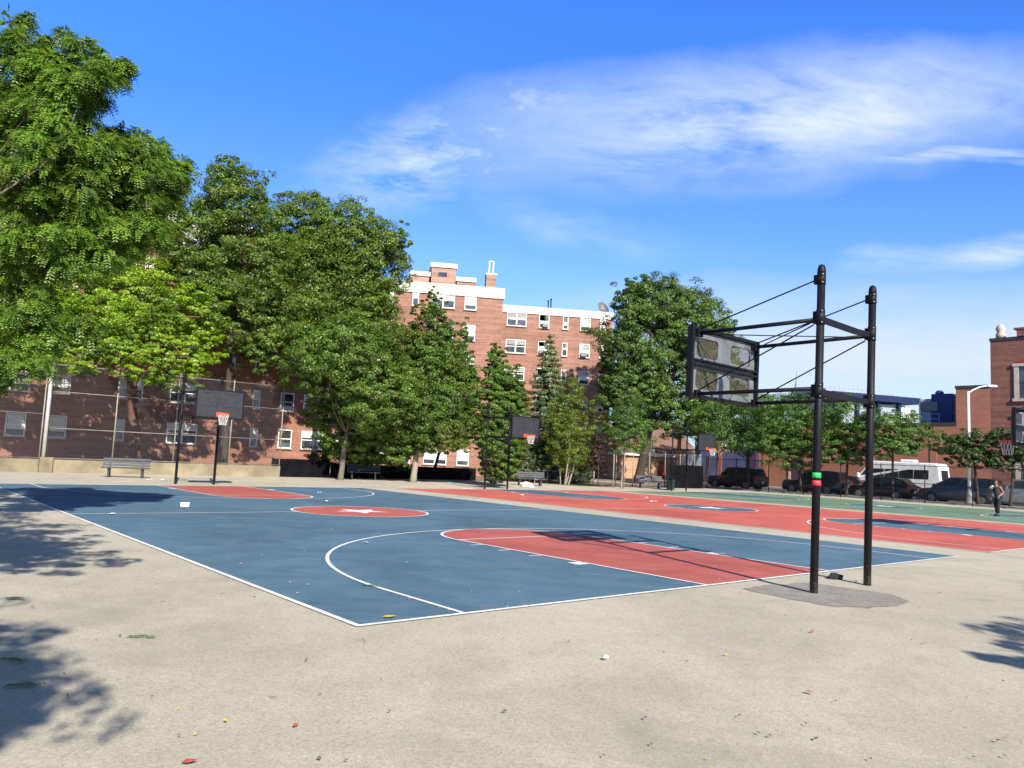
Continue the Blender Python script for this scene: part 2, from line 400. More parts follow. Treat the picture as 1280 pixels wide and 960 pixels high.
L_blossom=mat_leaf('blossom',[(.45,.46,.36),(.62,.62,.52),(.75,.74,.66)],ps=.5,trans=.2)
L_purple=mat_leaf('purple_leaf',[(.05,.018,.02),(.09,.03,.03),(.13,.05,.04)],ps=.6)
M_skin=paint('skin',(.26,.135,.085),.6,0,.1,10)
M_hair=paint('dark_hair',(.012,.010,.009),.8,0,.2,30)
M_cloth=paint('dark_cloth',(.012,.012,.016),.9,0,.3,10)
M_cloth2=paint('dark_vest',(.030,.030,.036),.9,0,.3,10)
M_wcloth=paint('white_cloth',(.74,.74,.72),.9,0,.06,10)
M_paper=paint('litter_paper',(.76,.76,.73),.8,0,.06,8)
M_leafr=paint('dry_leaf_red',(.42,.075,.03),.7,0,.3,30)
M_leafb=paint('dry_leaf_brown',(.12,.075,.04),.8,0,.35,30)
M_leaft=paint('dry_leaf_tan',(.38,.30,.21),.8,0,.35,30)
M_leafg=paint('fallen_leaf_green',(.09,.16,.02),.7,0,.3,30)
M_leafy=paint('fallen_leaf_yellow',(.55,.38,.04),.7,0,.2,30)
M_chalk=None
def mat_chalk():
    m,nt,out=newmat('pink_chalk'); P=pos(nt)
    n=noise_tex(nt,P,6,6,.75); n2=noise_tex(nt,P,60,2,.7)
    a=math_(nt,'MULTIPLY',ramp(nt,n,[(.45,0.0),(.68,.75)]),ramp(nt,n2,[(.4,.3),(.6,1.0)]))
    d=N(nt,'ShaderNodeBsdfDiffuse'); d.inputs['Color'].default_value=(.62,.45,.50,1)
    t=N(nt,'ShaderNodeBsdfTransparent'); x=N(nt,'ShaderNodeMixShader'); nt.links.new(a,x.inputs[0]); nt.links.new(t.outputs[0],x.inputs[1]); nt.links.new(d.outputs[0],x.inputs[2]); nt.links.new(x.outputs[0],out.inputs['Surface']); return m
M_chalk=mat_chalk()

# ------------------------------------------------------------------ ground
g=MB(); g.face([(-1500,-400,0),(1500,-400,0),(1500,2500,0),(-1500,2500,0)])
tag(g.build('ground',M_ground),kind='structure')
def quad_uv(u0,u1,v0,v1,z): return [C(u0,v0,z),C(u1,v0,z),C(u1,v1,z),C(u0,v1,z)]
m=MB(); m.face(quad_uv(-12,46,36.4,48.0,.004)); m.face(quad_uv(34,49.2,30.6,36.4,.004))
tag(m.build('dirt_strip',M_dirt),kind='structure')
m=MB(); m.face(quad_uv(51.2,61.6,-60,140,.004)); tag(m.build('road',M_asphalt),kind='structure')
m=MB()
for a,b in ((49.3,51.05),(61.75,64.9)):
    p=[C(a,-60),C(b,-60),C(b,140),C(a,140)]; m.prism([(q.x,q.y) for q in p],-.05,.12)
tag(m.build('sidewalk',M_walk),kind='structure')
m=MB()
for a,b in ((51.052,51.2),(61.6,61.748)):
    p=[C(a,-60),C(b,-60),C(b,140),C(a,140)]; m.prism([(q.x,q.y) for q in p],-.05,.125)
tag(m.build('kerb',M_kerb),kind='structure')

def strip(mb, pts, w, closed=False):
    pts=[Vector(p) for p in pts]; n=len(pts); L=[];Rr=[]
    for i,p in enumerate(pts):
        if closed: t=pts[(i+1)%n]-pts[i-1]
        else: t=pts[min(i+1,n-1)]-pts[max(i-1,0)]
        t.normalize(); nrm=Vector((-t.y,t.x,0)); L.append(p+nrm*w/2); Rr.append(p-nrm*w/2)
    fs=[]
    for i in range(n if closed else n-1):
        j=(i+1)%n; fs.append((i,n+i,n+j,j))
    mb.add(L+Rr,fs)
def arc(cu,cv,r,a0,a1,n=48): return [(cu+r*math.cos(a0+(a1-a0)*i/n),cv+r*math.sin(a0+(a1-a0)*i/n)) for i in range(n+1)]
HW=1.69; FT=5.79
def court(name, u0, m_floor, m_lane, width=CW, sides=(True,False)):
    root=thing(name,None,None,C(u0,0),YAW); del_keys=[k for k in ('label','category') if k in root]
    root['kind']='structure'
    b=MB(); b.face([(0,0,.004),(width,0,.004),(width,CL,.004),(0,CL,.004)]); b.build('court_floor',m_floor,root)
    mid=width/2
    ln=MB(); ls=MB()
    for flip in (0,1):
        T=(lambda p:(p[0],p[1])) if not flip else (lambda p:(width-p[0],CL-p[1]))
        poly=[(mid+HW,0),(mid+HW,FT)]+arc(mid,FT,HW,0,math.pi)[1:]+[(mid-HW,0)]
        ln.face([(*T(p),.008) for p in poly])
        L=lambda pts,w=.055:strip(ls,[(*T(p),.012) for p in pts],w)
        L([(mid-HW,.03),(mid-HW,FT)]+arc(mid,FT,HW,math.pi,0)[1:]+[(mid+HW,.03)])
        strip(ls,[(*T((mid-HW+.03,FT)),.0125),(*T((mid+HW-.03,FT)),.0125)],.055)
        d=1.24
        L([(d,.03),(d,1.616)]+arc(mid,1.616,mid-d,math.pi,0,72)[1:]+[(width-d,.03)],.055)
        strip(ls,[(*T((-.03,0)),.0125),(*T((width+.03,0)),.0125)],.065)
        for sgn in (-1,1):
            for v,w in ((2.35,.26),(3.35,.05),(4.15,.05),(4.95,.05)):
                x0=mid+sgn*(HW+.04); x1=x0+sgn*(.28 if w<.1 else .24)
                q=[T((x0,v-w/2)),T((x1,v-w/2)),T((x1,v+w/2)),T((x0,v+w/2))]
                ls.face([(*p,.012) for p in q])
    ln.build('lane_paint',m_lane,root)
    cc=MB(); cc.face([(*p,.008) for p in arc(mid,CL/2,1.83,0,2*math.pi,64)[:-1]]); cc.build('centre_circle_paint',m_lane,root)
    strip(ls,[(*p,.0115) for p in arc(mid,CL/2,1.83,0,2*math.pi,64)[:-1]],.06,True)
    strip(ls,[(.03,CL/2,.012),(mid-1.86,CL/2,.012)],.05); strip(ls,[(mid+1.86,CL/2,.012),(width-.03,CL/2,.012)],.05)
    strip(ls,[(0,-.03,.0118),(0,CL+.03,.0118)],.065)
    if sides[1]: strip(ls,[(width,-.03,.0118),(width,CL+.03,.0118)],.065)
    ls.build('line_paint',M_line,root)
    st=MB(); pts=[]
    for k in range(10):
        r=.78 if k%2==0 else .33; a=math.pi/2+k*math.pi/5+.3; pts.append((mid+r*math.cos(a),CL/2+r*math.sin(a),.013))
    st.add([(mid,CL/2,.013)]+pts,[(0,i+1,(i+1)%10+1) for i in range(10)]); st.build('star_paint',M_line,root)
    return root
court('blue_court',0,M_blue,M_lane)
court('red_court',16.05,M_red,M_bluelane)
court('green_court',31.5,M_green,M_bluelane)
# asphalt repair around the near posts
pc=[(930,735),(960,731),(1012,728),(1035,731),(1075,737),(1110,742),(1138,752),(1120,757),(1085,759),(1040,758),(990,749),(950,741)]
pp=[]
for i,q in enumerate(pc):
    A_,B_=on_ground(*q,.005),on_ground(*pc[(i+1)%len(pc)],.005)
    for k in range(7):
        p=A_.lerp(B_,k/7); p.x+=.10*noise.noise(p*2.1)+.05*noise.noise(p*7); p.y+=.10*noise.noise(p*2.1+Vector((5,5,5)))+.05*noise.noise(p*7+Vector((2,9,1))); pp.append(p)
m=MB(); m.face(pp); tag(m.build('asphalt_patch',M_patch),kind='structure')
# chalk scribbles
def chalk(name,label,pts,w):
    mb=MB(); strip(mb,[on_ground(*p,.004) for p in pts],w); o=mb.build(name,M_chalk); tag(o,label,'chalk mark')
chalk('chalk_mark','pink chalk scribble on the concrete beside the blue court corner',[(132,808),(150,803),(175,800),(200,803),(214,799)],.12)
chalk('chalk_mark','faint pink chalk line on the concrete near the left tree shadow',[(62,722),(72,733),(79,746)],.06)

# ------------------------------------------------------------------ basketball hoops
def rounded_ring(mb, x0,x1,z0,z1, hx0,hx1,hz0,hz1, r, y, mat=0, th=.02):
    """plate from outer rectangle to rounded opening"""
    inn=[]; out=[]
    cxs=[(hx1-r,hz1-r,0),(hx0+r,hz1-r,90),(hx0+r,hz0+r,180),(hx1-r,hz0+r,270)]
    oc=[(x1,z1),(x0,z1),(x0,z0),(x1,z0)]
    for (cx_,cz_,a0),o in zip(cxs,oc):
        for k in range(5):
            a=R(a0+90*k/4); inn.append((cx_+r*math.cos(a),cz_+r*math.sin(a)))
            out.append(o)
    n=len(inn)
    for yy,fl in ((y-th/2,0),(y+th/2,1)):
        vs=[(p[0],yy,p[1]) for p in inn]+[(p[0],yy,p[1]) for p in out]
        fs=[]
        for i in range(n):
            j=(i+1)%n
            f=(i,j,n+j,n+i) if out[i]!=out[j] else (i,j,n+i)
            fs.append(f if fl else f[::-1])
        mb.add(vs,fs,mat)
    vs=[(p[0],y-th/2,p[1]) for p in inn]+[(p[0],y+th/2,p[1]) for p in inn]
    mb.add(vs,[(i,(i+1)%n,n+(i+1)%n,n+i) for i in range(n)],mat)
BW,BZ0,BZ1=.915,2.70,3.78
def make_hoop(label, group, reach=2.15, tape=False, net=True, rim_mat=None):
    """local frame: x across, +y towards the court, posts at y = 0"""
    rim_mat=rim_mat or M_orange
    root=thing('basketball_hoop',label,'basketball hoop',(0,0,0),0,group)
    HP=4.48; yb=reach
    for sx in (-.77,.77):
        b=MB(); b.cyl((sx,0,-.05),(sx,0,HP-.10),.054,n=16)
        p=b.build('post',M_post,root)
        c=MB(); c.lathe([(.058,HP-.12),(.058,HP-.06),(.052,HP-.02),(.040,HP+.015),(.012,HP+.03)],(sx,0,0),16); c.build('post_cap',M_post,p)
        for z,h in ((4.30,.16),(3.76,.22),(2.73,.22)):
            k=MB(); k.cyl((sx,0,z-h/2),(sx,0,z+h/2),.0595,n=16); k.box((sx,.075,z),(.06,.05,h*.8)); kc=k.build('clamp',M_post,p)
            for dz in (-.36,.36):
                for an in (-2.4,.5):
                    d=Vector((math.cos(an),math.sin(an),0)); q=MB(); q.cyl(Vector((sx,0,z+dz*h))+d*.06,Vector((sx,0,z+dz*h))+d*.083,.010,n=6); q.build('bolt',M_rust,kc)
        if tape and sx<0:
            t=MB(); t.cyl((sx,0,1.535),(sx,0,1.605),.0575,n=16); t.build('green_tape',M_tapeg,p)
            t=MB(); t.cyl((sx,0,1.43),(sx,0,1.50),.0575,n=16); t.build('red_tape',M_taper,p)
    for z in (3.74,2.72):
        b=MB(); b.bar((-.71,.02,z),(.38,.055,z),.045,.085); b.bar((.38,.055,z),(.71,.02,z),.045,.080); b.build('cross_beam',M_black,root)
    zt,zb=3.70,2.73
    for sx in (-1,1):
        for z in (zt,zb):
            b=MB(); b.cyl((sx*.77,.07,z+.03),(sx*.80,yb-.09,z),.030,n=10); b.build('arm',M_black,root)
        b=MB(); b.cyl((sx*.77,.10,4.29),(sx*.80,yb-.10,3.76),.011,n=6); b.build('tie_rod',M_black,root)
        b=MB(); b.cyl((sx*.77,.10,3.66),(sx*.80,yb-.10,2.78),.011,n=6); b.build('tie_rod',M_black,root)
    b=MB(); b.cyl((-.76,.10,3.71),(.79,yb-.12,3.68),.009,n=6); b.build('tie_rod',M_black,root)
    b=MB(); b.cyl((.76,.10,3.71),(-.79,yb-.12,3.68),.009,n=6); b.build('tie_rod',M_black,root)
    # board
    pl=MB(); zm=(BZ0+BZ1)/2
    for x0,x1 in ((-BW+.03,0),(0,BW-.03)):
        for z0,z1 in ((BZ0+.03,zm),(zm,BZ1-.03)):
            m0=.14
            hx0=x0+(.13 if x0<0 else .17); hx1=x1-(.17 if x0<0 else .13)
            rounded_ring(pl,x0,x1,z0,z1,hx0,hx1,z0+.10,z1-.10,.07,yb-.012,0,.016)
    bd=pl.build('backboard',M_grey,root)
    fr=MB()
    for x in (-BW,BW): fr.box((x,yb-.03,zm),(.055,.10,BZ1-BZ0+.055))
    for z in (BZ0,BZ1): fr.box((0,yb-.03,z),(2*BW-.056,.095,.05))
    fr.box((0,yb-.065,zm+.035),(2*BW-.056,.07,.03)); fr.box((0,yb-.065,zm-.045),(2*BW-.056,.07,.03))
    for sx in (-1,1):
        for z in (zt,zb): fr.box((sx*.80,yb-.10,z),(.13,.05,.12))
    fr.build('board_frame',M_black,bd)
    ft=MB(); ft.box((0,yb+.006,zm),(2*BW-.06,.006,BZ1-BZ0-.056))
    # front skin has the same four openings
    ft=MB()
    for x0,x1 in ((-BW+.03,0),(0,BW-.03)):
        for z0,z1 in ((BZ0+.03,zm),(zm,BZ1-.03)):
            hx0=x0+(.13 if x0<0 else .17); hx1=x1-(.17 if x0<0 else .13)
            rounded_ring(ft,x0,x1,z0,z1,hx0,hx1,z0+.10,z1-.10,.07,yb+.006,0,.010)
    ft.build('board_face',M_boardfront,bd)
    sc=MB(); sc.face([(-BW+.04,yb-.002,BZ0+.04),(BW-.04,yb-.002,BZ0+.04),(BW-.04,yb-.002,BZ1-.04),(-BW+.04,yb-.002,BZ1-.04)])
    sc.build('perforated_screen',M_screen if tape else M_screenf,bd)
    # rim
    rz=BZ0+.16; rc=Vector((0,yb+.20+.228,rz)); rb=MB()
    rb.tube([rc+Vector((.228*math.cos(2*math.pi*k/28),.228*math.sin(2*math.pi*k/28),0)) for k in range(28)],.011,8,closed=True)
    rb.tube([rc+Vector((.228*math.cos(2*math.pi*k/28),.228*math.sin(2*math.pi*k/28),-.035)) for k in range(28)],.008,6,closed=True)
    rb.box((0,yb+.02,rz-.03),(.26,.012,.17))
    rb.bar((-.10,yb+.02,rz-.01),(-.10,yb+.24,rz-.005),.014,.04); rb.bar((.10,yb+.02,rz-.01),(.10,yb+.24,rz-.005),.014,.04)
    rb.bar((-.09,yb+.02,rz-.10),(-.06,yb+.21,rz-.02),.012,.012); rb.bar((.09,yb+.02,rz-.10),(.06,yb+.21,rz-.02),.012,.012)
    rm=rb.build('rim',rim_mat,root)
    if net:
        nb=MB()
        for k in range(12):
            for s in (-1,1):
                pts=[]
                for j in range(7):
                    t=j/6; rr=.222-.10*t**.8; a=2*math.pi*(k/12+s*t*.10); pts.append(rc+Vector((rr*math.cos(a),rr*math.sin(a),-.02-.42*t)))
                nb.tube(pts,.006,5,caps=False)
        nb.build('net',M_net,root)
    return root
hg='basketball hoops at the ends of the courts'
hoop0=make_hoop('tall black twin post hoop in the foreground with green and red tape on its post',hg,2.10,True,False,M_redrim)
hoop0.location=C(7.085,-1.06)
hoop0.rotation_euler=(Matrix.Rotation(R(1.0),4,'Y')@Matrix.Rotation(YAW,4,'Z')).to_euler()
hoopF=make_hoop('far left hoop with black board and orange rim above the blue court',hg)
base=(on_ground(219,606)+on_ground(268,605))/2
def place_hoop(h,x,y,z_px=None,rot=YAW+math.pi):
    h.location=on_ground(x,y); h.rotation_euler=(0,0,rot)
place_hoop(hoopF,243.5,605.5)
hoopM=copy_tree(hoopF); hoopM['label']='far middle hoop with netted orange rim standing in front of the columnar trees'; place_hoop(hoopM,620,611.5)
hoopG=copy_tree(hoopF); hoopG['label']='far hoop with small dark board by the black windscreen and the dark street cars'; place_hoop(hoopG,848.5,614)
hoopR=copy_tree(hoopF); hoopR['label']='hoop cut by the right picture edge with orange rim before the brick tower'
hoopR.location=C(23.30,-.70); hoopR.rotation_euler=(0,0,YAW)

# ------------------------------------------------------------------ benches, can, litter
def make_bench(label, slat):
    root=thing('park_bench',label,'bench',(0,0,0),0,'park benches along the far edge of the courts')
    L=1.95; s=MB()
    for k in range(4): s.box((0,-.30+.105*k,.43+.006*k),(L,.085,.04))
    s.build('seat',slat,root,bevel=.006)
    b=MB()
    for k in range(3): b.box((0,.115+.045*k,.56+.125*k),(L,.035,.095),rot=Matrix.Rotation(R(-18),3,'X'))
    b.build('backrest',slat,root,bevel=.006)
    for sx in (-.68,.68):
        l=MB()
        l.prism([(sx-.05,-.30),(sx+.05,-.30),(sx+.05,.12),(sx-.05,.12)],.36,.41)
        l.bar((sx,-.22,0),(sx,-.18,.37),.09,.09); l.bar((sx,.16,0),(sx,.06,.37),.09,.09); l.bar((sx,.07,.38),(sx,.24,.86),.06,.05)
        l.box((sx,-.02,.03),(.10,.46,.055))
        l.build('leg',M_bleg,root)
    return root
b1=make_bench('grey slatted park bench in front of the low concrete wall at the left',M_bslat)
b1.location=(on_ground(131,597)+on_ground(181,597))/2; b1.rotation_euler=(0,0,YAW-.38)
def bench(label,x,y,rot,slat=None):
    b=copy_tree(b1); b['label']=label; b.location=on_ground(x,y); b.rotation_euler=(0,0,rot); return b
bench('park bench with sunlit top slats in the dark shade between two tree trunks',454,599.5,YAW-.45)
bench('park bench with a white bag below it in front of the conifer',662,607,YAW-.50)
bench('small far park bench beside the leaning oak trunk',812,610,YAW-.55)
# litter bag
def blob_mesh(name,mat,c,r,seed,parent=None):
    bm=bmesh.new(); bmesh.ops.create_icosphere(bm,subdivisions=2,radius=1)
    for v in bm.verts:
        n=noise.noise(v.co*1.7+Vector((seed,0,0)))*.45+noise.noise(v.co*4+Vector((seed,3,0)))*.15
        v.co=Vector((v.co.x*r[0],v.co.y*r[1],v.co.z*r[2]))*(1+n)
        if v.co.z<-r[2]*.55: v.co.z=-r[2]*.55
    me=bpy.data.meshes.new(name); bm.to_mesh(me); bm.free(); me.materials.append(mat)
    o=bpy.data.objects.new(name,me); COL.objects.link(o); o.location=Vector(c)+Vector((0,0,r[2]*.55)); return o
tag(blob_mesh('plastic_bag',M_paper,on_ground(658,609),(.42,.26,.20),1),'crumpled white plastic bag on the ground under the bench by the conifer','bag')
tag(blob_mesh('plastic_bag',M_cloth,on_ground(1044,724),(.11,.07,.06),4),'small black crumpled bag on the concrete between the near hoop posts','bag')
# trash can
tc=thing('litter_bin','dark wire mesh litter bin next to the far hoop post','litter bin',on_ground(838,613))
k=MB()
for i in range(20):
    a=2*math.pi*i/20; k.bar((.24*math.cos(a),.24*math.sin(a),.04),(.30*math.cos(a),.30*math.sin(a),.92),.03,.012)
for z,r in ((.05,.25),(.35,.27),(.65,.285),(.92,.305)):
    k.tube([(r*math.cos(2*math.pi*i/24),r*math.sin(2*math.pi*i/24),z) for i in range(24)],.014,6,closed=True)
k.build('basket',M_bslatg,tc)
k=MB(); k.lathe([(.235,.03),(.25,.5),(.27,.86)],n=20); k.build('liner',M_tarp,tc)

def paper(label,x,y,s,rot,h=.04,seed=0):
    mb=MB(); rr=random.Random(seed+int(x)); n=5; vs=[];fs=[]
    for j in range(n):
        for i in range(n):
            vs.append((s[0]*(i/(n-1)-.5)*(1+.1*rr.random()),s[1]*(j/(n-1)-.5)*(1+.1*rr.random()),.006+h*rr.random()))
    for j in range(n-1):
        for i in range(n-1): fs.append((j*n+i,j*n+i+1,(j+1)*n+i+1,(j+1)*n+i))
    mb.add(vs,fs); o=mb.build('paper_scrap',M_paper,None,on_ground(x,y,.013),rotz=rot); tag(o,label,'litter','paper scraps lying on the courts'); return o
cup=thing('takeaway_box','white takeaway box lying on the blue court left of its centre circle','litter',on_ground(231,634),.3)
k=MB(); k.box((0,0,.055),(.21,.13,.085)); k.build('tray',M_paper,cup,bevel=.015)
k=MB(); k.box((0,.02,.108),(.22,.13,.018),rot=Matrix.Rotation(.12,3,'X')); k.build('lid',M_paper,cup,bevel=.006)
for lab,x,y,s in (('white paper scrap on the blue court near the far three point arc',401,616,(.35,.2)),
    ('small paper scrap between the far arc and the red centre circle',411,627,(.22,.16)),
    ('white scrap on the left half court line by the shadow edge',140,643,(.14,.12)),
    ('paper scrap on the concrete at the far end of the red court',585,611.5,(.45,.3)),
    ('paper scrap on red paint left of the far blue lane',652,619,(.3,.2)),
    ('crumpled white scrap on the red court far right side',817,627,(.35,.22)),
    ('paper scrap beside the near lane block mark',457,679,(.08,.07)),
    ('tiny white scrap on the foreground concrete',757,824,(.05,.04)),
    ('paper scrap near the foot of the left far hoop',205,600,(.3,.2)),
    ('paper scrap on concrete beside the low wall',186,600,(.22,.15)),
    ('torn white scrap by the trunk in front of the dark hedge',452,603,(.25,.16))):
    paper(lab,x,y,s,random.random()*3,.03)
# fallen leaves, individual
def leaf_obj(kind,mat,x,y,s,rot,label,group):
    mb=MB(); L=s; W=s*.5
    mb.add([(-L/2,0,.004),(-L*.15,W/2,.012),(L*.2,W*.42,.010),(L/2,0,.006),(L*.2,-W*.42,.012),(-L*.15,-W/2,.008),(0,0,.016)],[(0,6,1),(1,6,2),(2,6,3),(3,6,4),(4,6,5),(5,6,0)])
    o=mb.build('fallen_leaf',mat,None,on_ground(x,y,.013),rotz=rot); tag(o,label,'leaf',group)
leaf_obj('r',M_leafr,237,953,.085,.4,'red leaf on the concrete at the bottom picture edge','fallen leaves')
leaf_obj('r',M_leafr,370,907,.06,1.4,'small red leaf on the open foreground concrete','fallen leaves')
leaf_obj('r',M_leafr,1012,866,.075,2.4,'red leaf on the concrete below the near hoop patch','fallen leaves')
leaf_obj('r',M_leafr,1016,790,.07,.2,'red leaf lying just in front of the asphalt patch','fallen leaves')
leaf_obj('r',M_leafr,1087,760,.06,.9,'reddish leaf touching the lower edge of the asphalt patch','fallen leaves')
leaf_obj('r',M_leafr,1157,804,.06,2.2,'orange red leaf on the concrete left of the right hand tree shadow','fallen leaves')
leaf_obj('y',M_leafy,908,819,.05,.6,'yellowish leaf on the concrete below the red lane','fallen leaves')
leaf_obj('y',M_leafy,487,771,.16,.5,'yellow leaf on the blue court near its front corner','fallen leaves')
leaf_obj('y',M_leafy,1071,727,.10,.5,'yellow wrapper coloured leaf between the two near hoop posts','fallen leaves')
def sprig(label,x,y,L,rot):
    mb=MB(); mb.tube([(-L/2,-.02,.006),(-L*.2,.012,.014),(L*.15,.02,.02),(L/2,-.03,.006)],.003,5)
    for k in range(12):
        t=-L/2+L*(k+.5)/12
        for sgn in (-1,1):
            a=.9*sgn; d=Vector((math.cos(a),math.sin(a),0))*(.02+.028*random.random()); n=Vector((-d.y,d.x,0))*.25
            mb.face([Vector((t,0,.012)),Vector((t,0,.016))+d*.5+n,Vector((t,0,.010))+d,Vector((t,0,.016))+d*.5-n])
    o=mb.build('leaf_sprig',M_leafg,None,on_ground(x,y,.006),rotz=rot); tag(o,label,'leaf')
sprig('green leaf sprig beside the pink chalk scribble',176,797,.22,.1)
sprig('green leaf sprig at the left edge inside the tree shadow',14,826,.18,-.1)
sprig('longer green leaf sprig in the foreground tree shadow',28,858,.20,.35)
sprig('green leaf sprig on concrete above the foreground shadow',18,749,.16,.1)
sprig('green leaf sprig crossing the near three point line',463,733,.22,-.4)
rr=random.Random(5); pr=[]
for i in range(130):
    if i<60: x,y=rr.uniform(40,1270),rr.uniform(735,955)
    else: x,y=rr.uniform(150,900),rr.uniform(628,765)
    leaf_obj('b',(M_leafb if i<60 else M_leaft) if rr.random()<.85 else M_leafy,x,y,rr.uniform(.018,.042)*(1 if y>760 else 1.5),rr.uniform(0,6),'small dry leaf lying on the ground of the ball courts','dry leaves scattered on the ground')

# ------------------------------------------------------------------ fences and walls
def fence(name,label,p0,p1,h,nposts,rails,m_rail,m_mesh,z0=0.0,postr=.035,mesh_z=None):
    p0,p1=Vector(p0),Vector(p1); d=p1-p0; L=d.length; rz=math.atan2(d.y,d.x)
    root=thing(name,label,'fence',(p0.x,p0.y,0),rz,None)
    for i in range(nposts):
        x=L*i/(nposts-1); b=MB(); b.cyl((x,0,-.05),(x,0,h+.05),postr,n=8); b.build('post',m_rail,root)
    for z in rails:
        b=MB(); b.cyl((0,0,z),(L,0,z),postr*.62,n=8); b.build('rail',m_rail,root)
    b=MB(); za,zb=mesh_z or (z0,h); b.face([(0,-postr*.7,za),(L,-postr*.7,za),(L,-postr*.7,zb),(0,-postr*.7,zb)]); b.build('wire_mesh',m_mesh,root)
    return root
VF=35.9
cf=on_v(55,585,VF); cu,_=UV(cf)
fence('chain_link_fence','tall rusty galvanised chain link fence on the low wall before the brick flats',C(cu,VF),C(cu+11.6,VF),5.2,5,(.68,2.1,3.85,5.15),M_galvrust,M_chain,.62)
fence('chain_link_fence','shorter galvanised chain link fence left of the thick corner post',C(cu-14,VF-.02),C(cu-.25,VF-.02),4.6,6,(.68,2.75,4.55),M_galvrust,M_chain,.62,.035)
b=MB(); q=C(cu-.12,VF-.25); b.cyl((q.x,q.y,-.05),(q.x,q.y,5.2),.085,n=14); b.lathe([(.09,5.2),(.07,5.26),(.02,5.29)],(q.x,q.y,0),14); tag(b.build('corner_post',M_galv),'thick pale galvanised corner post joining the two chain link fences','post')
m=MB(); a,b_=C(cu-14,VF-.02),C(cu+.06,VF-.02)
def wall_uv(u0,u1,v0,v1,z0,z1): 
    p=[C(u0,v0),C(u1,v0),C(u1,v1),C(u0,v1)]; return [(q.x,q.y) for q in p],z0,z1
m=MB(); m.prism(*wall_uv(cu-14,cu-.28,VF-.18,VF+.18,-.05,.62)); tag(m.build('low_wall',M_lowwall),'low stained concrete wall under the shorter fence at the left edge','wall')
m=MB(); m.prism(*wall_uv(cu+.28,cu+11.6,VF-.18,VF+.18,-.05,.62)); tag(m.build('low_wall',M_lowwall),'low tan concrete wall behind the left bench and hoop','wall')
m=MB(); m.prism(*wall_uv(cu-.27,cu+.27,VF-.38,VF+.22,-.05,.72)); tag(m.build('wall_pier',M_lowwall),'squat concrete pier at the foot of the corner post','wall')
# low dark fabric fences in the shade
def tarp_fence(label,u0,u1,v,h,nm='fabric_fence'):
    p0,p1=C(u0,v),C(u1,v); L=(p1-p0).length
    root=thing(nm,label,'fence',p0,YAW)
    n=max(2,int(L/2.4)+1)
    for i in range(n):
        b=MB(); x=L*i/(n-1); b.cyl((x,.03,-.05),(x,.03,h+.06),.03,n=8); b.build('post',M_black,root)
    b=MB(); nx=int(L*3)+2; vs=[];fs=[]
    for i in range(nx):
        x=L*i/(nx-1); 
        for z in (.02,h*.5,h): vs.append((x,-.02+.05*noise.noise(Vector((x*1.3,z*2,0))),z+(.03*noise.noise(Vector((x,9,z))) if z==h else 0)))
    for i in range(nx-1):
        for j in range(2): fs.append((i*3+j,(i+1)*3+j,(i+1)*3+j+1,i*3+j+1))
    b.add(vs,fs,0,True); b.build('fabric',M_tarp,root)
    return root
u0,_=UV(on_v(346,588,35.9)); u1,_=UV(on_v(424,590,35.9))
tarp_fence('black fabric covered low fence under the big leafy trees',u0,u1-.3,36.6,1.05)
u1b,_=UV(on_v(600,596,36.4))
tarp_fence('long black fabric low fence in front of the brick flats middle wing',u1,u1b,36.9,.85)
ua,_=UV(on_v(678,600,33.8)); ub,_=UV(on_v(752,602,33.8))
root=fence('steel_railing','low galvanised railing behind the multi stemmed shrub',C(ua,34.6),C(ub,34.6),.95,6,(.25,.9),M_galv,M_chain,.05,.025)
tarp_fence('tall black fabric windscreen fence beside the dark car at the far corner',43.0,47.2,30.3,1.75,'fabric_fence')
# far tall thin fence on the back side (posts and rail)
ug,_=UV(on_v(745,595,31.5))
fence('chain_link_fence','black chain link fence at the back behind the staked young tree',C(ug,31.3),C(49.3,31.3),2.55,8,(.1,2.5),M_galvrust,M_chainb,.05,.03)
fence('chain_link_fence','long black chain link fence between the green court and the parked cars',C(48.9,-16),C(48.9,31.2),2.40,18,(.1,2.36),M_black,M_chainb,.05,.03)

# ------------------------------------------------------------------ buildings
def make_window(w,h,kind,ac=False,parent=None):
    """window in the xz plane facing -y, origin at its centre"""
    f=MB(); t=.06
    f.span(-w/2,-w/2+t,-.03,.09,-h/2,h/2); f.span(w/2-t,w/2,-.03,.09,-h/2,h/2)
    f.span(-w/2+t,w/2-t,-.03,.09,h/2-t,h/2); f.span(-w/2+t,w/2-t,-.03,.09,-h/2,-h/2+t)
    if kind=='double': f.span(-.06,.06,-.028,.09,-h/2+t,h/2-t)
    cols=[(-w/2+t,w/2-t)] if kind!='double' else [(-w/2+t,-.06),(.06,w/2-t)]
    for a,b in cols: f.span(a,b,-.02,.07,-.03,.03)
    o=f.build('window',M_white,parent)
    s=MB(); s.span(-w/2-.06,w/2+.06,-.09,.02,-h/2-.075,-h/2-.003); s.build('sill',M_stone,o)
    g=MB(); 
    for a,b in cols: g.span(a,b,.03,.05,-h/2+t,-.03); g.span(a,b,.02,.04,.03,h/2-t)
    g.build('pane',M_glassd,o)
    return o
BLD_CACHE={}
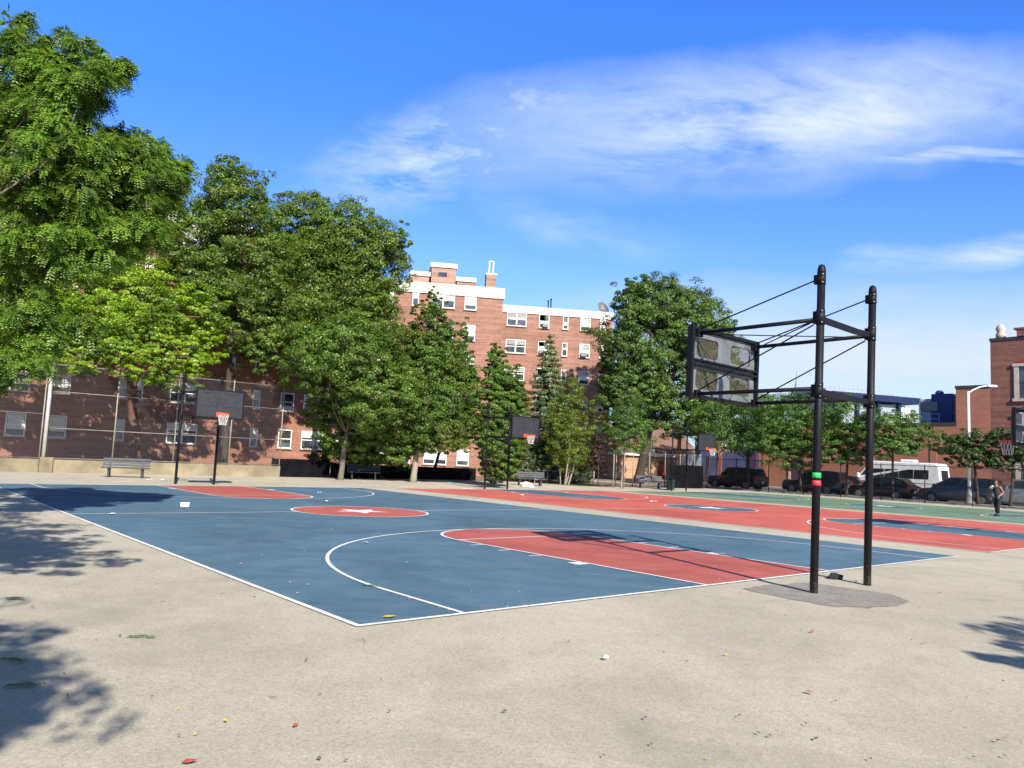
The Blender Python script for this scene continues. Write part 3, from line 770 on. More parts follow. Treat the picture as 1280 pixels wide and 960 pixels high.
def facade(root, cols, rows, y, variants, rowskip=()):
    """cols: (x, kind); rows: z centres"""
    dims={'single':(1.05,1.38),'narrow':(.55,1.36),'double':(2.0,1.36)}
    rr=random.Random(len(cols)*7+len(rows))
    for ci,(x,kd) in enumerate(cols):
        for ri,z in enumerate(rows):
            if (ci,ri) in rowskip: continue
            key=kd
            if key not in BLD_CACHE:
                w=make_window(*dims[kd],kd,False,root); BLD_CACHE[key]=w
            else:
                w=copy_tree(BLD_CACHE[key],root)
            w.parent=root; w.location=(x,y,z)
            wd,ht=dims[kd]
            t=rr.random()
            if t<variants[0]:
                k=MB(); fr=rr.choice((.35,.5,.5,.75)); 
                k.span(-wd/2+.09,wd/2-.09,.012,.0165,ht/2-.09-fr*(ht-.2),ht/2-.085); k.build('blind',M_blind,w)
            if kd!='narrow' and rr.random()<variants[1]:
                k=MB(); ox=-.45 if kd=='double' else rr.choice((-.12,.12)); k.span(ox-.30,ox+.30,-.36,.02,-ht/2+.07,-ht/2+.45)
                k.build('air_conditioner',M_ac,w,bevel=.015)
def block(name,label,origin,rz,L,D,zpar,hpar,mat,cols,rows,variants,skip=()):
    root=thing(name,label,'building',origin,rz)
    b=MB(); b.span(0,L,0,D,-.1,zpar); b.build('wall',mat,root)
    p=MB(); p.span(-.12,L+.12,-.12,.18,zpar+.003,zpar+hpar); p.span(-.12,L+.12,D-.18,D+.12,zpar+.003,zpar+hpar)
    p.span(-.12,.18,.183,D-.183,zpar+.003,zpar+hpar); p.span(L-.18,L+.12,.183,D-.183,zpar+.003,zpar+hpar); p.build('parapet',M_parapet,root)
    r=MB(); r.span(.182,L-.182,.184,D-.184,zpar-.05,zpar+.12); r.build('roof',M_roof,root)
    facade(root,cols,rows,-.062,variants,skip)
    return root
VA=48.8
def sA(x,y=540): return UV(on_v(x,y,VA))[0]
uA0=sA(-150); uA1=sA(447)
colsA=[(sA(x)-uA0,k) for x,k in ((-110,'double'),(-60,'single'),(18,'single'),(70,'single'),(149,'narrow'),(168,'narrow'),(227,'double'),(282,'narrow'),(317,'narrow'),(356,'single'),(392,'double'),(424,'single'))]
block('apartment_building','nearest red brick apartment wing with white framed windows behind the left fence and trees',C(uA0,VA),YAW,uA1-uA0,13,16.75,.9,M_brickd,colsA,[2.35+2.75*k for k in range(6)],(.25,.14))
angB=R(9)
def sect(x,y,P0,ang):       # distance along a face line from P0 where bearing x meets it
    d=ray(x,y); e=Vector((math.cos(ang),math.sin(ang)))
    den=d.x*e.y-d.y*e.x
    return (P0.y*d.x-P0.x*d.y)/-den if abs(den)>1e-9 else 0
PB=at_depth(583,470,68.0); PB.z=0
def sB(x,y=470): return sect(x,y,PB,angB)
eB=Vector((math.cos(angB),math.sin(angB),0))
s0=sB(425); s1=sB(624.5)
OB=PB+eB*s0
colsB=[(sB(x)-s0,k) for x,k in ((440,'double'),(478,'single'),(514,'narrow'),(549,'double'),(583.5,'single'))]
bB=block('apartment_building','middle brick apartment wing with the tallest white parapet and rooftop boxes',OB,angB,s1-s0,14,15.75,.95,M_brick,colsB,[1.55+2.74*k for k in range(6)],(.6,.2))
PC=at_depth(645,450,77.7); PC.z=0; angC=R(8); eC=Vector((math.cos(angC),math.sin(angC),0))
def sC(x,y=450): return sect(x,y,PC,angC)
c0=sC(615); c1=sC(764)
OC=PC+eC*c0
colsC=[(sC(x)-c0,k) for x,k in ((643.5,'double'),(678,'single'),(705,'narrow'),(730,'single'),(752,'narrow'))]
bC=block('apartment_building','right brick apartment wing set back under a long white parapet',OC,angC,c1-c0,14,16.3,.75,M_brick,colsC,[1.9+2.75*k for k in range(6)],(.75,.22))
# rooftop structures on the middle wing (local frame of that wing)
def roofbox(x0,x1,D0,D1,z0,z1,label,cap=True,mat=None,name='rooftop_hut'):
    a=sB(x0,350)-s0; b=sB(x1,350)-s0
    root=thing(name,label,'rooftop structure',OB,angB)
    m=MB(); m.span(a,b,D0,D1,z0,z1-.42 if cap else z1); m.build('wall',mat or M_bricko,root)
    if cap: m=MB(); m.span(a-.12,b+.12,D0-.12,D1+.12,z1-.417,z1); m.build('roof',M_parapet,root)
    return root,a,b
r_,a,b=roofbox(541,573,3.2,7,15.87,19.35,'tallest brick rooftop hut with white cap on the middle wing')
m=MB(); m.span((a+b)/2-.5,(a+b)/2+.3,3.17,3.2-.002,18.1,18.5); m.build('vent',M_glassd,r_)
roofbox(514,538.5,3.6,7,15.87,18.5,'low rooftop hut with white cap left of the tallest hut')
roofbox(575.5,599,3.7,7,15.87,18.3,'low rooftop hut with white cap between the tall hut and the chimney')
r_,a,b=roofbox(612,625,2.6,3.6,15.87,18.5,'brick chimney with a pale open metal frame on top of the middle wing',False,M_bricko,'chimney')
m=MB()
m.span(a-.06,b+.06,2.55,3.65,18.503,18.62)
for x in (a+.28,b-.28): m.span(x-.05,x+.05,2.9,3.3,18.623,19.8)
m.span(a+.23,b-.23,2.9,3.3,19.803,19.88); m.build('flue_frame',M_white,r_)
for x,h,lb in ((691,1.15,'thinner dark vent pipe on the right wing roof'),(694.5,1.35,'taller dark vent pipe on the right wing roof')):
    p=PC+eC*sC(x,375)+Vector((-math.sin(angC),math.cos(angC),0))*2.5
    m=MB(); m.cyl((p.x,p.y,16.4),(p.x,p.y,17.1+h),.07,n=10); m.cyl((p.x,p.y,17.1+h),(p.x,p.y,17.2+h),.11,n=10); tag(m.build('vent_pipe',M_black),lb,'pipe')
p=PC+eC*sC(757,380)+Vector((-math.sin(angC),math.cos(angC),0))*1.5
ds=thing('satellite_dish','grey dish on a stand at the right end of the right wing roof','dish',(p.x,p.y,16.42),.6)
m=MB(); m.lathe([(.02,.0),(.35,.05),(.6,.16),(.72,.28)],(0,0,0),18); d_=m.build('reflector',M_ac,ds); d_.location=(0,0,1.2); d_.rotation_euler=(R(65),0,0)
m=MB(); m.cyl((0,0,0),(0,0,1.25),.05); m.bar((-.5,.5,0),(0,0,1.0),.05,.05); m.build('stand',M_galv,ds)

# one storey tan building at the back
yT=84; pL=at_depth(738,598,yT); pR=at_depth(872,600,yT+6); pL.z=pR.z=0
d=pR-pL; angT=math.atan2(d.y,d.x); LT=d.length
tb=thing('community_building','low tan brick building with white eaves and a red door far behind the oak','building',pL,angT)
m=MB(); m.span(0,LT,0,9,-.1,2.75); m.build('wall',M_bricktan,tb)
m=MB(); m.span(-.3,LT+.3,-.4,-.2,2.62,2.86); m.build('eave',M_white,tb)
m=MB(); m.add([(-.3,-.25,2.87),(LT+.3,-.25,2.87),(LT+.3,4.5,6.3),(-.3,4.5,6.3),(-.3,9.3,2.87),(LT+.3,9.3,2.87)],[(0,1,2,3),(3,2,5,4),(0,3,4),(1,5,2)]); m.build('roof',M_browny,tb)
xd=LT*.645
m=MB(); m.span(xd-.45,xd+.45,-.05,.02,0,2.05); dr=m.build('door',M_reddoor,tb)
m=MB(); m.span(xd-.52,xd-.453,-.06,.02,0,2.12); m.span(xd+.453,xd+.52,-.06,.02,0,2.12); m.span(xd-.453,xd+.453,-.06,.02,2.053,2.12); m.build('door_frame',M_bleg,dr)
m=MB(); m.span(LT*.80,LT*.88,-.02,.02,.9,2.0); m.build('window',M_glassd,tb)
m=MB(); p=at_depth(811.5,598,72); p.z=0; m.cyl((p.x,p.y,0),(p.x,p.y,4.3),.10,n=12); m.lathe([(.14,4.3),(.10,4.36),(.02,4.4)],(p.x,p.y,0),12)
lp=thing('light_pole','short pale metal pole with a small white lamp box beside the oak trunk','pole')
o=m.build('pole',M_white,lp)
m=MB(); m.box((p.x+.22,p.y-.12,2.9),(.42,.30,.32)); m.build('lamp_box',M_white,lp)
# blue wall building and street buildings (front on u = 65, facing the courts)
UB=65.0
def vB(x,y=590,u=UB): return UV(on_u(x,y,u))[1]
def face_u(name,label,v0,v1,z,mat,depth=12,cat='building',cap=None,u=UB):
    root=thing(name,label,cat,C(u,v0),YAW+math.pi/2)   # local x = +v, local y = -u
    m=MB(); m.span(0,v1-v0,-depth,0,-.1,z); m.build('wall',mat,root)
    m=MB(); m.span(-.06,v1-v0+.06,-depth-.06,.06,z+.003,z+.22); m.build('coping',cap or M_bleg,root)
    return root
v_t=vB(1239,520); v_m=vB(1195,520); v_l=vB(948,590); v_bl=vB(868,590)
stt=face_u('school_tower','dark brick tower with paired windows at the right picture edge',v_t-14,v_t,12.7,M_brickt,13,'building')
# tower trim: local x runs to +v (image left), y positive faces the court
Lt=14
k=MB(); k.span(Lt-4.7,Lt-1.9,-.45,.12,12.93,13.45); k.span(Lt-4.9,Lt-1.7,-.5,.17,13.453,13.6); k.build('raised_parapet',M_brickt,stt)
k=MB(); k.lathe([(.36,12.93),(.36,13.25),(.26,13.45),(.36,13.7),(.26,13.95),(.08,14.1)],(Lt-.6,-.5,0),12); k.build('finial',M_stone,stt)
k=MB(); k.span(Lt-3.75,Lt-2.75,.002,.06,11.3,12.3); k.build('crest_panel',M_stone,stt)
def twin(zc,h):
    w=MB(); x0,x1=Lt-5.2,Lt-1.8
    w.span(x0-.15,x0+.18,.001,.10,zc-h/2,zc+h/2); w.span(x1-.18,x1+.15,.001,.10,zc-h/2,zc+h/2); w.span((x0+x1)/2-.22,(x0+x1)/2+.22,.001,.10,zc-h/2,zc+h/2)
    w.span(x0-.25,x1+.25,.001,.16,zc-h/2-.22,zc-h/2-.003); w.span(x0-.25,x1+.25,.001,.14,zc+h/2+.003,zc+h/2+.24)
    o=w.build('window',M_stone,stt)
    g=MB(); g.span(x0+.181,(x0+x1)/2-.221,.001,.04,zc-h/2,zc+h/2); g.span((x0+x1)/2+.221,x1-.181,.001,.04,zc-h/2,zc+h/2); g.build('pane',M_glassd,o)
    q=MB()
    for a,b in ((x0+.181,(x0+x1)/2-.221),((x0+x1)/2+.221,x1-.181)):
        for t in (.33,.66): q.span(a+(b-a)*t-.025,a+(b-a)*t+.025,.041,.06,zc-h/2,zc+h/2)
        q.span(a,b,.0605,.075,zc-.03,zc+.03)
    q.build('glazing_bar',M_bleg,o)
twin(9.3,2.5); twin(5.4,2.4); twin(1.9,2.0)
k=MB(); k.add([(Lt-5.4,.002,10.85),(Lt-1.6,.002,10.85),(Lt-3.5,.002,11.35),(Lt-5.4,.09,10.85),(Lt-1.6,.09,10.85),(Lt-3.5,.09,11.35)],[(0,1,2),(3,5,4),(0,3,4,1),(1,4,5,2),(2,5,3,0)]); k.build('pediment',M_reddoor,stt)
face_u('brick_annex','plain red brick annex with dark coping between the tower and the roof tank',v_t+.02,v_m,9.0,M_bricks,11.8)
fl=face_u('brick_warehouse','long low red brick street building behind the parked cars',v_m+.02,v_l,6.0,M_bricks,11.6)
# a roller gate and a purple door on the low building
vx=lambda x:vB(x,597)-(v_m+.02)
k=MB(); k.span(vx(1003),vx(991),.002,.06,0,2.9); k.build('door',M_purple,fl)
k=MB(); k.span(vx(988),vx(986),.002,.10,0,3.1); k.build('downpipe',M_stone,fl)
for t in range(6):
    x=1.5+t*5.2; k=MB(); k.span(x,x+.5,.002,.05,0,5.2); k.build('pilaster',M_bricks,fl)
bw=face_u('blue_walled_garage','low garage with a dark blue painted front and a pale band beyond the far fence',v_l+.02,v_bl,4.6,M_bluewall,10)
k=MB(); k.span(.4,5.2,.002,.07,3.95,4.45); k.build('sign_band',M_parapet,bw)
k=MB(); k.span(.2,1.2,.002,.08,0,3.4); k.build('door',M_purple,bw)
k=MB(); k.span(6.8,9.3,.002,.06,.3,3.0); k.build('roller_shutter',M_paleblue,bw)
# blue roof tank with grille and rail
pt=on_u(1172,520,69.5); _,vt=UV(pt)
tk=thing('roof_tank','dark blue boxy cooling tower with pale grille and rail on the brick roof','tank',C(69.5,vt,6.0),YAW+math.pi/2)
k=MB(); k.span(-1.55,.25,-1.2,.8,.35,3.0); k.build('casing',M_bluest,tk,bevel=.08)
k=MB(); k.span(.25,1.25,-1.0,.6,.4,2.6); k.build('side_casing',M_paleblue,tk,bevel=.05)
k=MB(); k.lathe([(.35,3.0),(.35,3.2),(.25,3.35),(.1,3.4)],(-.1,-.2,0),14); k.build('fan_cap',M_bluest,tk)
k=MB(); k.span(-.3,1.1,.82,.86,1.5,2.3); k.build('grille',M_ac,tk)
k=MB()
for z in (.75,1.2): k.cyl((-.6,1.25,z),(1.5,1.25,z),.035,n=8)
for x in (-.6,.45,1.5): k.cyl((x,1.25,.2),(x,1.25,1.2),.035,n=8)
k.span(-1.7,1.6,-1.3,1.3,.225,.345); k.build('rail',M_paleblue,tk)
# far station hall with blue canopy
pS=at_depth(1062,520,118); pS2=at_depth(1143,520,122); pS.z=pS2.z=0
d=pS2-pS; aS=math.atan2(d.y,d.x); LS=d.length
hs=thing('station_hall','far pale panelled hall with a long blue canopy roof above the street trees','building',pS-d*.25,aS)
LS*=1.25
k=MB(); k.span(0,LS-1.8,0,10,-.1,12.6); k.build('wall',M_palegrey,hs)
k=MB(); k.span(-1,LS+.3,-1.2,11,12.95,13.9); k.build('canopy',M_navy,hs)
k=MB(); k.span(-.5,LS-3,1,9,13.903,14.5); k.build('roof',M_palegrey,hs)
k=MB()
for x in range(0,int(LS),4): k.span(x,x+.5,-.6,-.1,0,12.94)
k.build('column',M_navy,hs)
k=MB(); k.span(LS-3.6,LS-1.2,-.4,-.01,0,12.3); k.build('white_panel',M_white,hs)
k=MB(); k.span(LS-.4,LS+.5,-1.6,-1.21,2,13.8); k.build('brown_pier',M_stone,hs)
k=MB()
for x in np.linspace(.5,LS-4,14): k.cyl((x,2,14.5),(x,2,15.5),.05,n=6)
for z in (15.0,15.5): k.cyl((.5,2,z),(LS-4,2,z),.045,n=6)
k.build('roof_rail',M_paleblue,hs)
# far church spire
ps=at_depth(995.5,505,420); ps.z=0
ch=thing('church_spire','tiny far pale green church spire above the street trees','spire',ps)
zt=at_depth(995.5,468,420).z
k=MB(); k.span(-2.6,2.6,-2.6,2.6,0,zt-13); k.build('tower',M_stone,ch)
k=MB(); k.lathe([(2.9,zt-13),(1.9,zt-11),(.95,zt-6),(.15,zt-.5)],n=8,smooth=False); k.build('steeple',M_copper,ch)
k=MB(); k.cyl((0,0,zt-.5),(0,0,zt+2.2),.18,n=6); k.bar((-.8,0,zt+1.2),(.8,0,zt+1.2),.3,.3); k.build('cross',M_copper,ch)

# ------------------------------------------------------------------ street lamp
lb=on_u(1212,630,49.9); lb.z=.12
sl=thing('street_lamp','pale cobra head street lamp with a wide dark base by the grey minivan','street lamp',lb)
k=MB(); k.lathe([(.30,0),(.30,.10),(.20,.18),(.17,.75),(.11,.95),(.10,1.1)],n=12); k.build('base',M_ac,sl)
k=MB(); k.cyl((0,0,1.1),(0,0,7.05),.095,.07,12); k.build('pole',M_white,sl)
k=MB(); k.tube([(0,0,6.9),(.25,-.05,7.15),(.75,-.1,7.38),(1.15,-.15,7.45)],[.05,.045,.04,.035],8); k.build('arm',M_white,sl)
k=MB(); k.box((1.38,-.17,7.44),(.62,.24,.13)); k.build('lamp_head',M_white,sl,bevel=.05)
k=MB(); k.box((.0,.0,3.3),(.30,.30,.35)); k.cyl((0,0,2.7),(0,0,2.9),.12,n=12); k.build('control_box',M_white,sl,bevel=.03)

# ------------------------------------------------------------------ vehicles (local: +x forward, z up)
def mat_car(name,col,rough=.28,metal=.3):
    m,nt,out=newmat(name); P=pos(nt,True); n=noise_tex(nt,P,3,4,.6)
    c=ramp(nt,n,[(.3,[x*.85 for x in col]),(.7,[min(1,x*1.12) for x in col])])
    p=principled(nt,out,c,rough,metal,spec=.5); p.inputs['Coat Weight'].default_value=.6; p.inputs['Coat Roughness'].default_value=.08; return m
def car(name,label,cat,col,L,W,hood,belt,roof,xs,wheel_r=.34,wb=(.31,-.29),rough=.28,metal=.3,side=None):
    """xs: greenhouse base front/roof front/roof rear/base rear as fractions of L (front=+.5)"""
    root=thing(name,label,cat,(0,0,0),0,'vehicles on the street behind the fence')
    mc=mat_car(name+'_paint',col,rough,metal); w=W/2
    st=[(.5,.78,.34,hood*.72),(.485,.90,.26,hood*.86),(.44,.97,.24,hood*.95),(xs[0],1.0,.22,hood),(xs[0]-.03,1.0,.22,belt),(0,1.0,.22,belt),(xs[3]+.05,1.0,.24,belt+.02),(xs[3],.99,.26,belt),(-.485,.95,.30,belt-.06 if xs[3]>-.45 else belt),(-.5,.88,.36,belt-.15)]
    b=MB(); ring=[]
    for x,k,zb,zt in st:
        X=x*L; ww=w*k
        ring+= [(X,-ww*.90,zb),(X,-ww,zb+.16),(X,-ww,zt-.16),(X,-ww*.93,zt-.02),(X,-ww*.5,zt+.02),(X,ww*.5,zt+.02),(X,ww*.93,zt-.02),(X,ww,zt-.16),(X,ww,zb+.16),(X,ww*.90,zb)]
    n=10; fs=[]
    for i in range(len(st)-1):
        for k in range(n): fs.append((i*n+k,i*n+(k+1)%n,(i+1)*n+(k+1)%n,(i+1)*n+k))
    fs.append(tuple(range(n))[::-1]); fs.append(tuple((len(st)-1)*n+k for k in range(n)))
    b.add(ring,fs,0,True); body=b.build('body',mc,root)
    e=body.modifiers.new('edge','EDGE_SPLIT'); e.split_angle=R(38)
    # cabin
    cb=MB(); wr=w*.80; wbm=w*.935
    P=[(xs[0]*L,wbm*.92,belt-.02),(xs[1]*L,wr*.94,roof-.03),((xs[1]*.6+xs[2]*.4)*L,wr,roof),((xs[1]*.2+xs[2]*.8)*L,wr,roof-.01),(xs[2]*L,wr*.95,roof-.05),(xs[3]*L,wbm*.95,belt-.02)]
    Ls=[(x,-y,z) for x,y,z in P]; Rs=[(x,y,z) for x,y,z in P]; n=len(P)
    cb.add(Ls+Rs,[tuple(range(n)),tuple(range(n,2*n))[::-1]]+[(i,n+i,n+i+1,i+1) for i in range(n-1)],0)
    cabin=cb.build('roof',mc,root,bevel=.05)
    gl=MB(); off=.012
    def lerp(a,b,t): return tuple(a[i]+(b[i]-a[i])*t for i in range(3))
    for sgn in (-1,1):
        q=[(x,sgn*y,z) for x,y,z in P]
        def sidept(fx,fz):
            xb=q[0][0]+(q[5][0]-q[0][0])*fx; xt=q[1][0]+(q[4][0]-q[1][0])*fx
            yb=wbm*.935*sgn; yt=wr*.965*sgn
            x=xb+(xt-xb)*fz; y=yb+(yt-yb)*fz; z=belt-.02+(roof-.04-belt+.02)*fz
            return (x,y+sgn*(off+.022*math.sin(fx*math.pi)),z)
        cuts=side or (.06,.36,.39,.68,.71,.93)
        for a,c in zip(cuts[::2],cuts[1::2]):
            f=[sidept(a,.14),sidept(c,.14),sidept(c,.86),sidept(a,.86)]
            gl.face(f if sgn<0 else f[::-1])
    def endglass(i,j,sg):
        A,B=P[i],P[j]
        a=lerp(A,B,.12); c=lerp(A,B,.88)
        dx=off*sg
        gl.face([(a[0]+dx,-a[1]*.9,a[2]+.012),(a[0]+dx,a[1]*.9,a[2]+.012),(c[0]+dx,c[1]*.9,c[2]+.012),(c[0]+dx,-c[1]*.9,c[2]+.012)])
    endglass(0,1,1); endglass(5,4,-1)
    gl.build('window',M_carglass,root)
    for fx in wb:
        for sgn in (-1,1):
            x=fx*L; y=sgn*(w-.10); t=MB(); t.cyl((x,y-.105,wheel_r),(x,y+.105,wheel_r),wheel_r,n=24)
            o=t.build('wheel',M_tyre,root)
            k=MB(); yo=y+sgn*.108; k.cyl((x,yo-.006,wheel_r),(x,yo+.006,wheel_r),wheel_r*.64,n=20)
            for s in range(6):
                an=s*math.pi/3; k.bar((x,yo+sgn*.012,wheel_r),(x+wheel_r*.58*math.cos(an),yo+sgn*.010,wheel_r+wheel_r*.58*math.sin(an)),.02,.05)
            k.build('rim',M_rim,o)
            a=MB(); a.cyl((x,sgn*(w-.03),wheel_r+.02),(x,sgn*(w+.004),wheel_r+.02),wheel_r*1.16,n=24); a.build('wheel_gap_shade',M_tyre,root)  # flat dark disc: shade of the wheel gap put in as colour
    for sgn in (-1,1):
        k=MB(); k.box((-.482*L,sgn*w*.84,belt-.17),(.20,w*.30,.24)); k.build('tail_light',M_tail,root,bevel=.02)
        k=MB(); k.box((.478*L,sgn*w*.74,hood*.78),(.12,w*.36,.14)); k.build('headlight',M_lamp,root,bevel=.02)
        k=MB(); k.box((xs[0]*L-.30,sgn*(w+.09),belt+.10),(.10,.18,.13)); k.build('mirror',mc,root,bevel=.02)
        k=MB()
        for hx in (.05,-.17): k.box((hx*L,sgn*(w+.008),belt-.20),(.18,.03,.03))
        k.build('door_handle',M_rim,root)
    k=MB(); k.box((-.503*L,0,.62),(.02,.32,.16)); k.build('number_plate',M_plate,root)
    k=MB(); k.box((-.498*L,0,.40),(.06,W*.86,.14)); k.build('bumper',M_bleg,root,bevel=.02)
    k=MB(); k.box((.498*L,0,.42),(.06,W*.80,.16)); k.build('grille',M_bleg,root,bevel=.02)
    return root
HEAD=YAW+math.pi/2      # cars point along +v
def park(c,x,u,dz=0.0,flip=False):
    p=on_u(x,612,u); c.location=(p.x,p.y,.004); c.rotation_euler=(0,0,HEAD+(math.pi if flip else 0))
SUV=(.22,.10,-.42,-.47); MINI=(.36,.14,-.40,-.48); SED=(.25,.08,-.24,-.38)
c=car('minivan','dark grey minivan with sloped nose parked behind the lamp post','minivan',(.075,.085,.10),5.05,1.96,.98,1.10,1.74,(.33,.10,-.40,-.485),.34,rough=.3); park(c,1203,52.45)
c=car('hatchback_car','black hatchback parked in front of the white shuttle van','car',(.010,.010,.012),4.4,1.80,.92,1.02,1.52,(.27,.08,-.34,-.46),.33); park(c,1104,52.45)
c=car('sport_utility_vehicle','dark navy sport utility vehicle parked behind the near hoop post','suv',(.012,.016,.034),4.75,1.90,1.06,1.16,1.80,SUV,.37); park(c,1020,52.5)
c=car('sport_utility_vehicle','black sport utility vehicle parked by the blue garage at the far corner','suv',(.009,.011,.016),4.75,1.90,1.06,1.16,1.78,SUV,.37); park(c,921,52.5)
c=car('sport_utility_vehicle','silver grey sport utility vehicle cut by the right picture edge','suv',(.30,.31,.32),4.75,1.92,1.06,1.16,1.80,SUV,.37,rough=.3,metal=.5); park(c,1283,52.5)
c=car('hatchback_car','small dark car half hidden by a street tree ahead of the shuttle van','car',(.03,.018,.02),4.2,1.76,.92,1.02,1.50,(.27,.08,-.34,-.46),.33); park(c,1052,58.2)
# shuttle van
def shuttle():
    root=thing('shuttle_van','long white high roofed shuttle van standing across the street','van',(0,0,0),0,'vehicles on the street behind the fence')
    mw=mat_car('van_paint',(.72,.73,.74),.35,0)
    L=7.6; w=1.03; b=MB()
    prof=[(-3.8,.42),(-3.8,1.2),(-3.70,2.45),(-3.5,2.68),(1.2,2.74),(1.55,2.70),(1.75,2.35),(2.45,1.42),(3.55,1.12),(3.75,.95),(3.8,.45)]
    n=len(prof); rows=[]
    for y,k in ((-w,.0),(-w*.965,.06),(w*.965,.06),(w,.0)):
        pass
    def sec(y,ins): 
        cx_=0; return [(x*(1-.012*ins),y,z-(.05*ins if z>2 else 0)) for x,z in prof]
    secs=[[(x,-w*(.93 if z>2.2 else 1),z) for x,z in prof],[(x,-w*(.82 if z>2.2 else .94),z+(.03 if z>2.2 else .01)) for x,z in prof],[(x,w*(.82 if z>2.2 else .94),z+(.03 if z>2.2 else .01)) for x,z in prof],[(x,w*(.93 if z>2.2 else 1),z) for x,z in prof]]
    vs=sum(secs,[]); fs=[tuple(range(n))[::-1],tuple(range(3*n,4*n))]
    for i in range(3):
        for k in range(n): fs.append((i*n+k,i*n+(k+1)%n,(i+1)*n+(k+1)%n,(i+1)*n+k))
    b.add(vs,fs); b.build('body',mw,root,bevel=.06)
    k=MB()
    for sgn in (-1,1):
        def Y(z): return sgn*(w*(1-.07*max(0,(z-1.2)/1.2))+.012)
        for x0,x1 in ((-3.0,-1.95),(-1.9,-.85),(-.8,.25),(.3,1.15)):
            f=[(x0,Y(1.50),1.50),(x1,Y(1.50),1.50),(x1,Y(2.18),2.18),(x0,Y(2.18),2.18)]; k.face(f if sgn<0 else f[::-1])
        f=[(1.35,Y(1.45),1.45),(2.30,Y(1.45),1.45),(1.72,Y(2.1),2.1),(1.35,Y(2.1),2.1)]; k.face(f if sgn<0 else f[::-1])
    k.face([(2.42,-.80,1.50),(2.42,.80,1.50),(1.83,.78,2.28),(1.83,-.78,2.28)]); k.face([(-3.80,-.6,1.5),(-3.74,-.6,2.2),(-3.74,.6,2.2),(-3.80,.6,1.5)])
    k.build('window',M_carglass,root)
    for x in (2.35,-2.35):
        for sgn in (-1,1):
            t=MB(); y=sgn*(w-.12); t.cyl((x,y-.12,.37),(x,y+.12,.37),.37,n=24); o=t.build('wheel',M_tyre,root)
            q=MB(); q.cyl((x,y+sgn*.118,.37),(x,y+sgn*.13,.37),.23,n=18); q.build('rim',M_rim,o)
            a=MB(); a.cyl((x,sgn*(w-.03),.42),(x,sgn*(w+.004),.42),.44,n=24); a.build('wheel_gap_shade',M_tyre,root)  # dark disc paints the shaded wheel opening onto the van side
    k=MB(); k.box((-3.84,0,.50),(.10,1.9,.20)); k.build('bumper',M_bleg,root,bevel=.02)
    k=MB(); k.box((0,-w-.006,1.18),(7.0,.02,.035)); k.box((0,w+.006,1.18),(7.0,.02,.035)); k.build('trim_strip',M_ac,root)
    for sgn in (-1,1):
        k=MB(); k.box((2.25,sgn*(w+.15),1.62),(.14,.26,.34)); k.build('mirror',M_white,root,bevel=.03)
        k=MB(); k.box((-3.83,sgn*.88,1.05),(.05,.14,.40)); k.build('tail_light',M_tail,root)
        k=MB(); k.box((3.74,sgn*.78,.86),(.14,.34,.22)); k.build('headlight',M_lamp,root,bevel=.03)
    k=MB(); k.box((-1.2,0,2.86),(1.0,.8,.18)); k.build('roof_vent',M_white,root,bevel=.04)
    return root
sv=shuttle(); park(sv,1117,58.9)

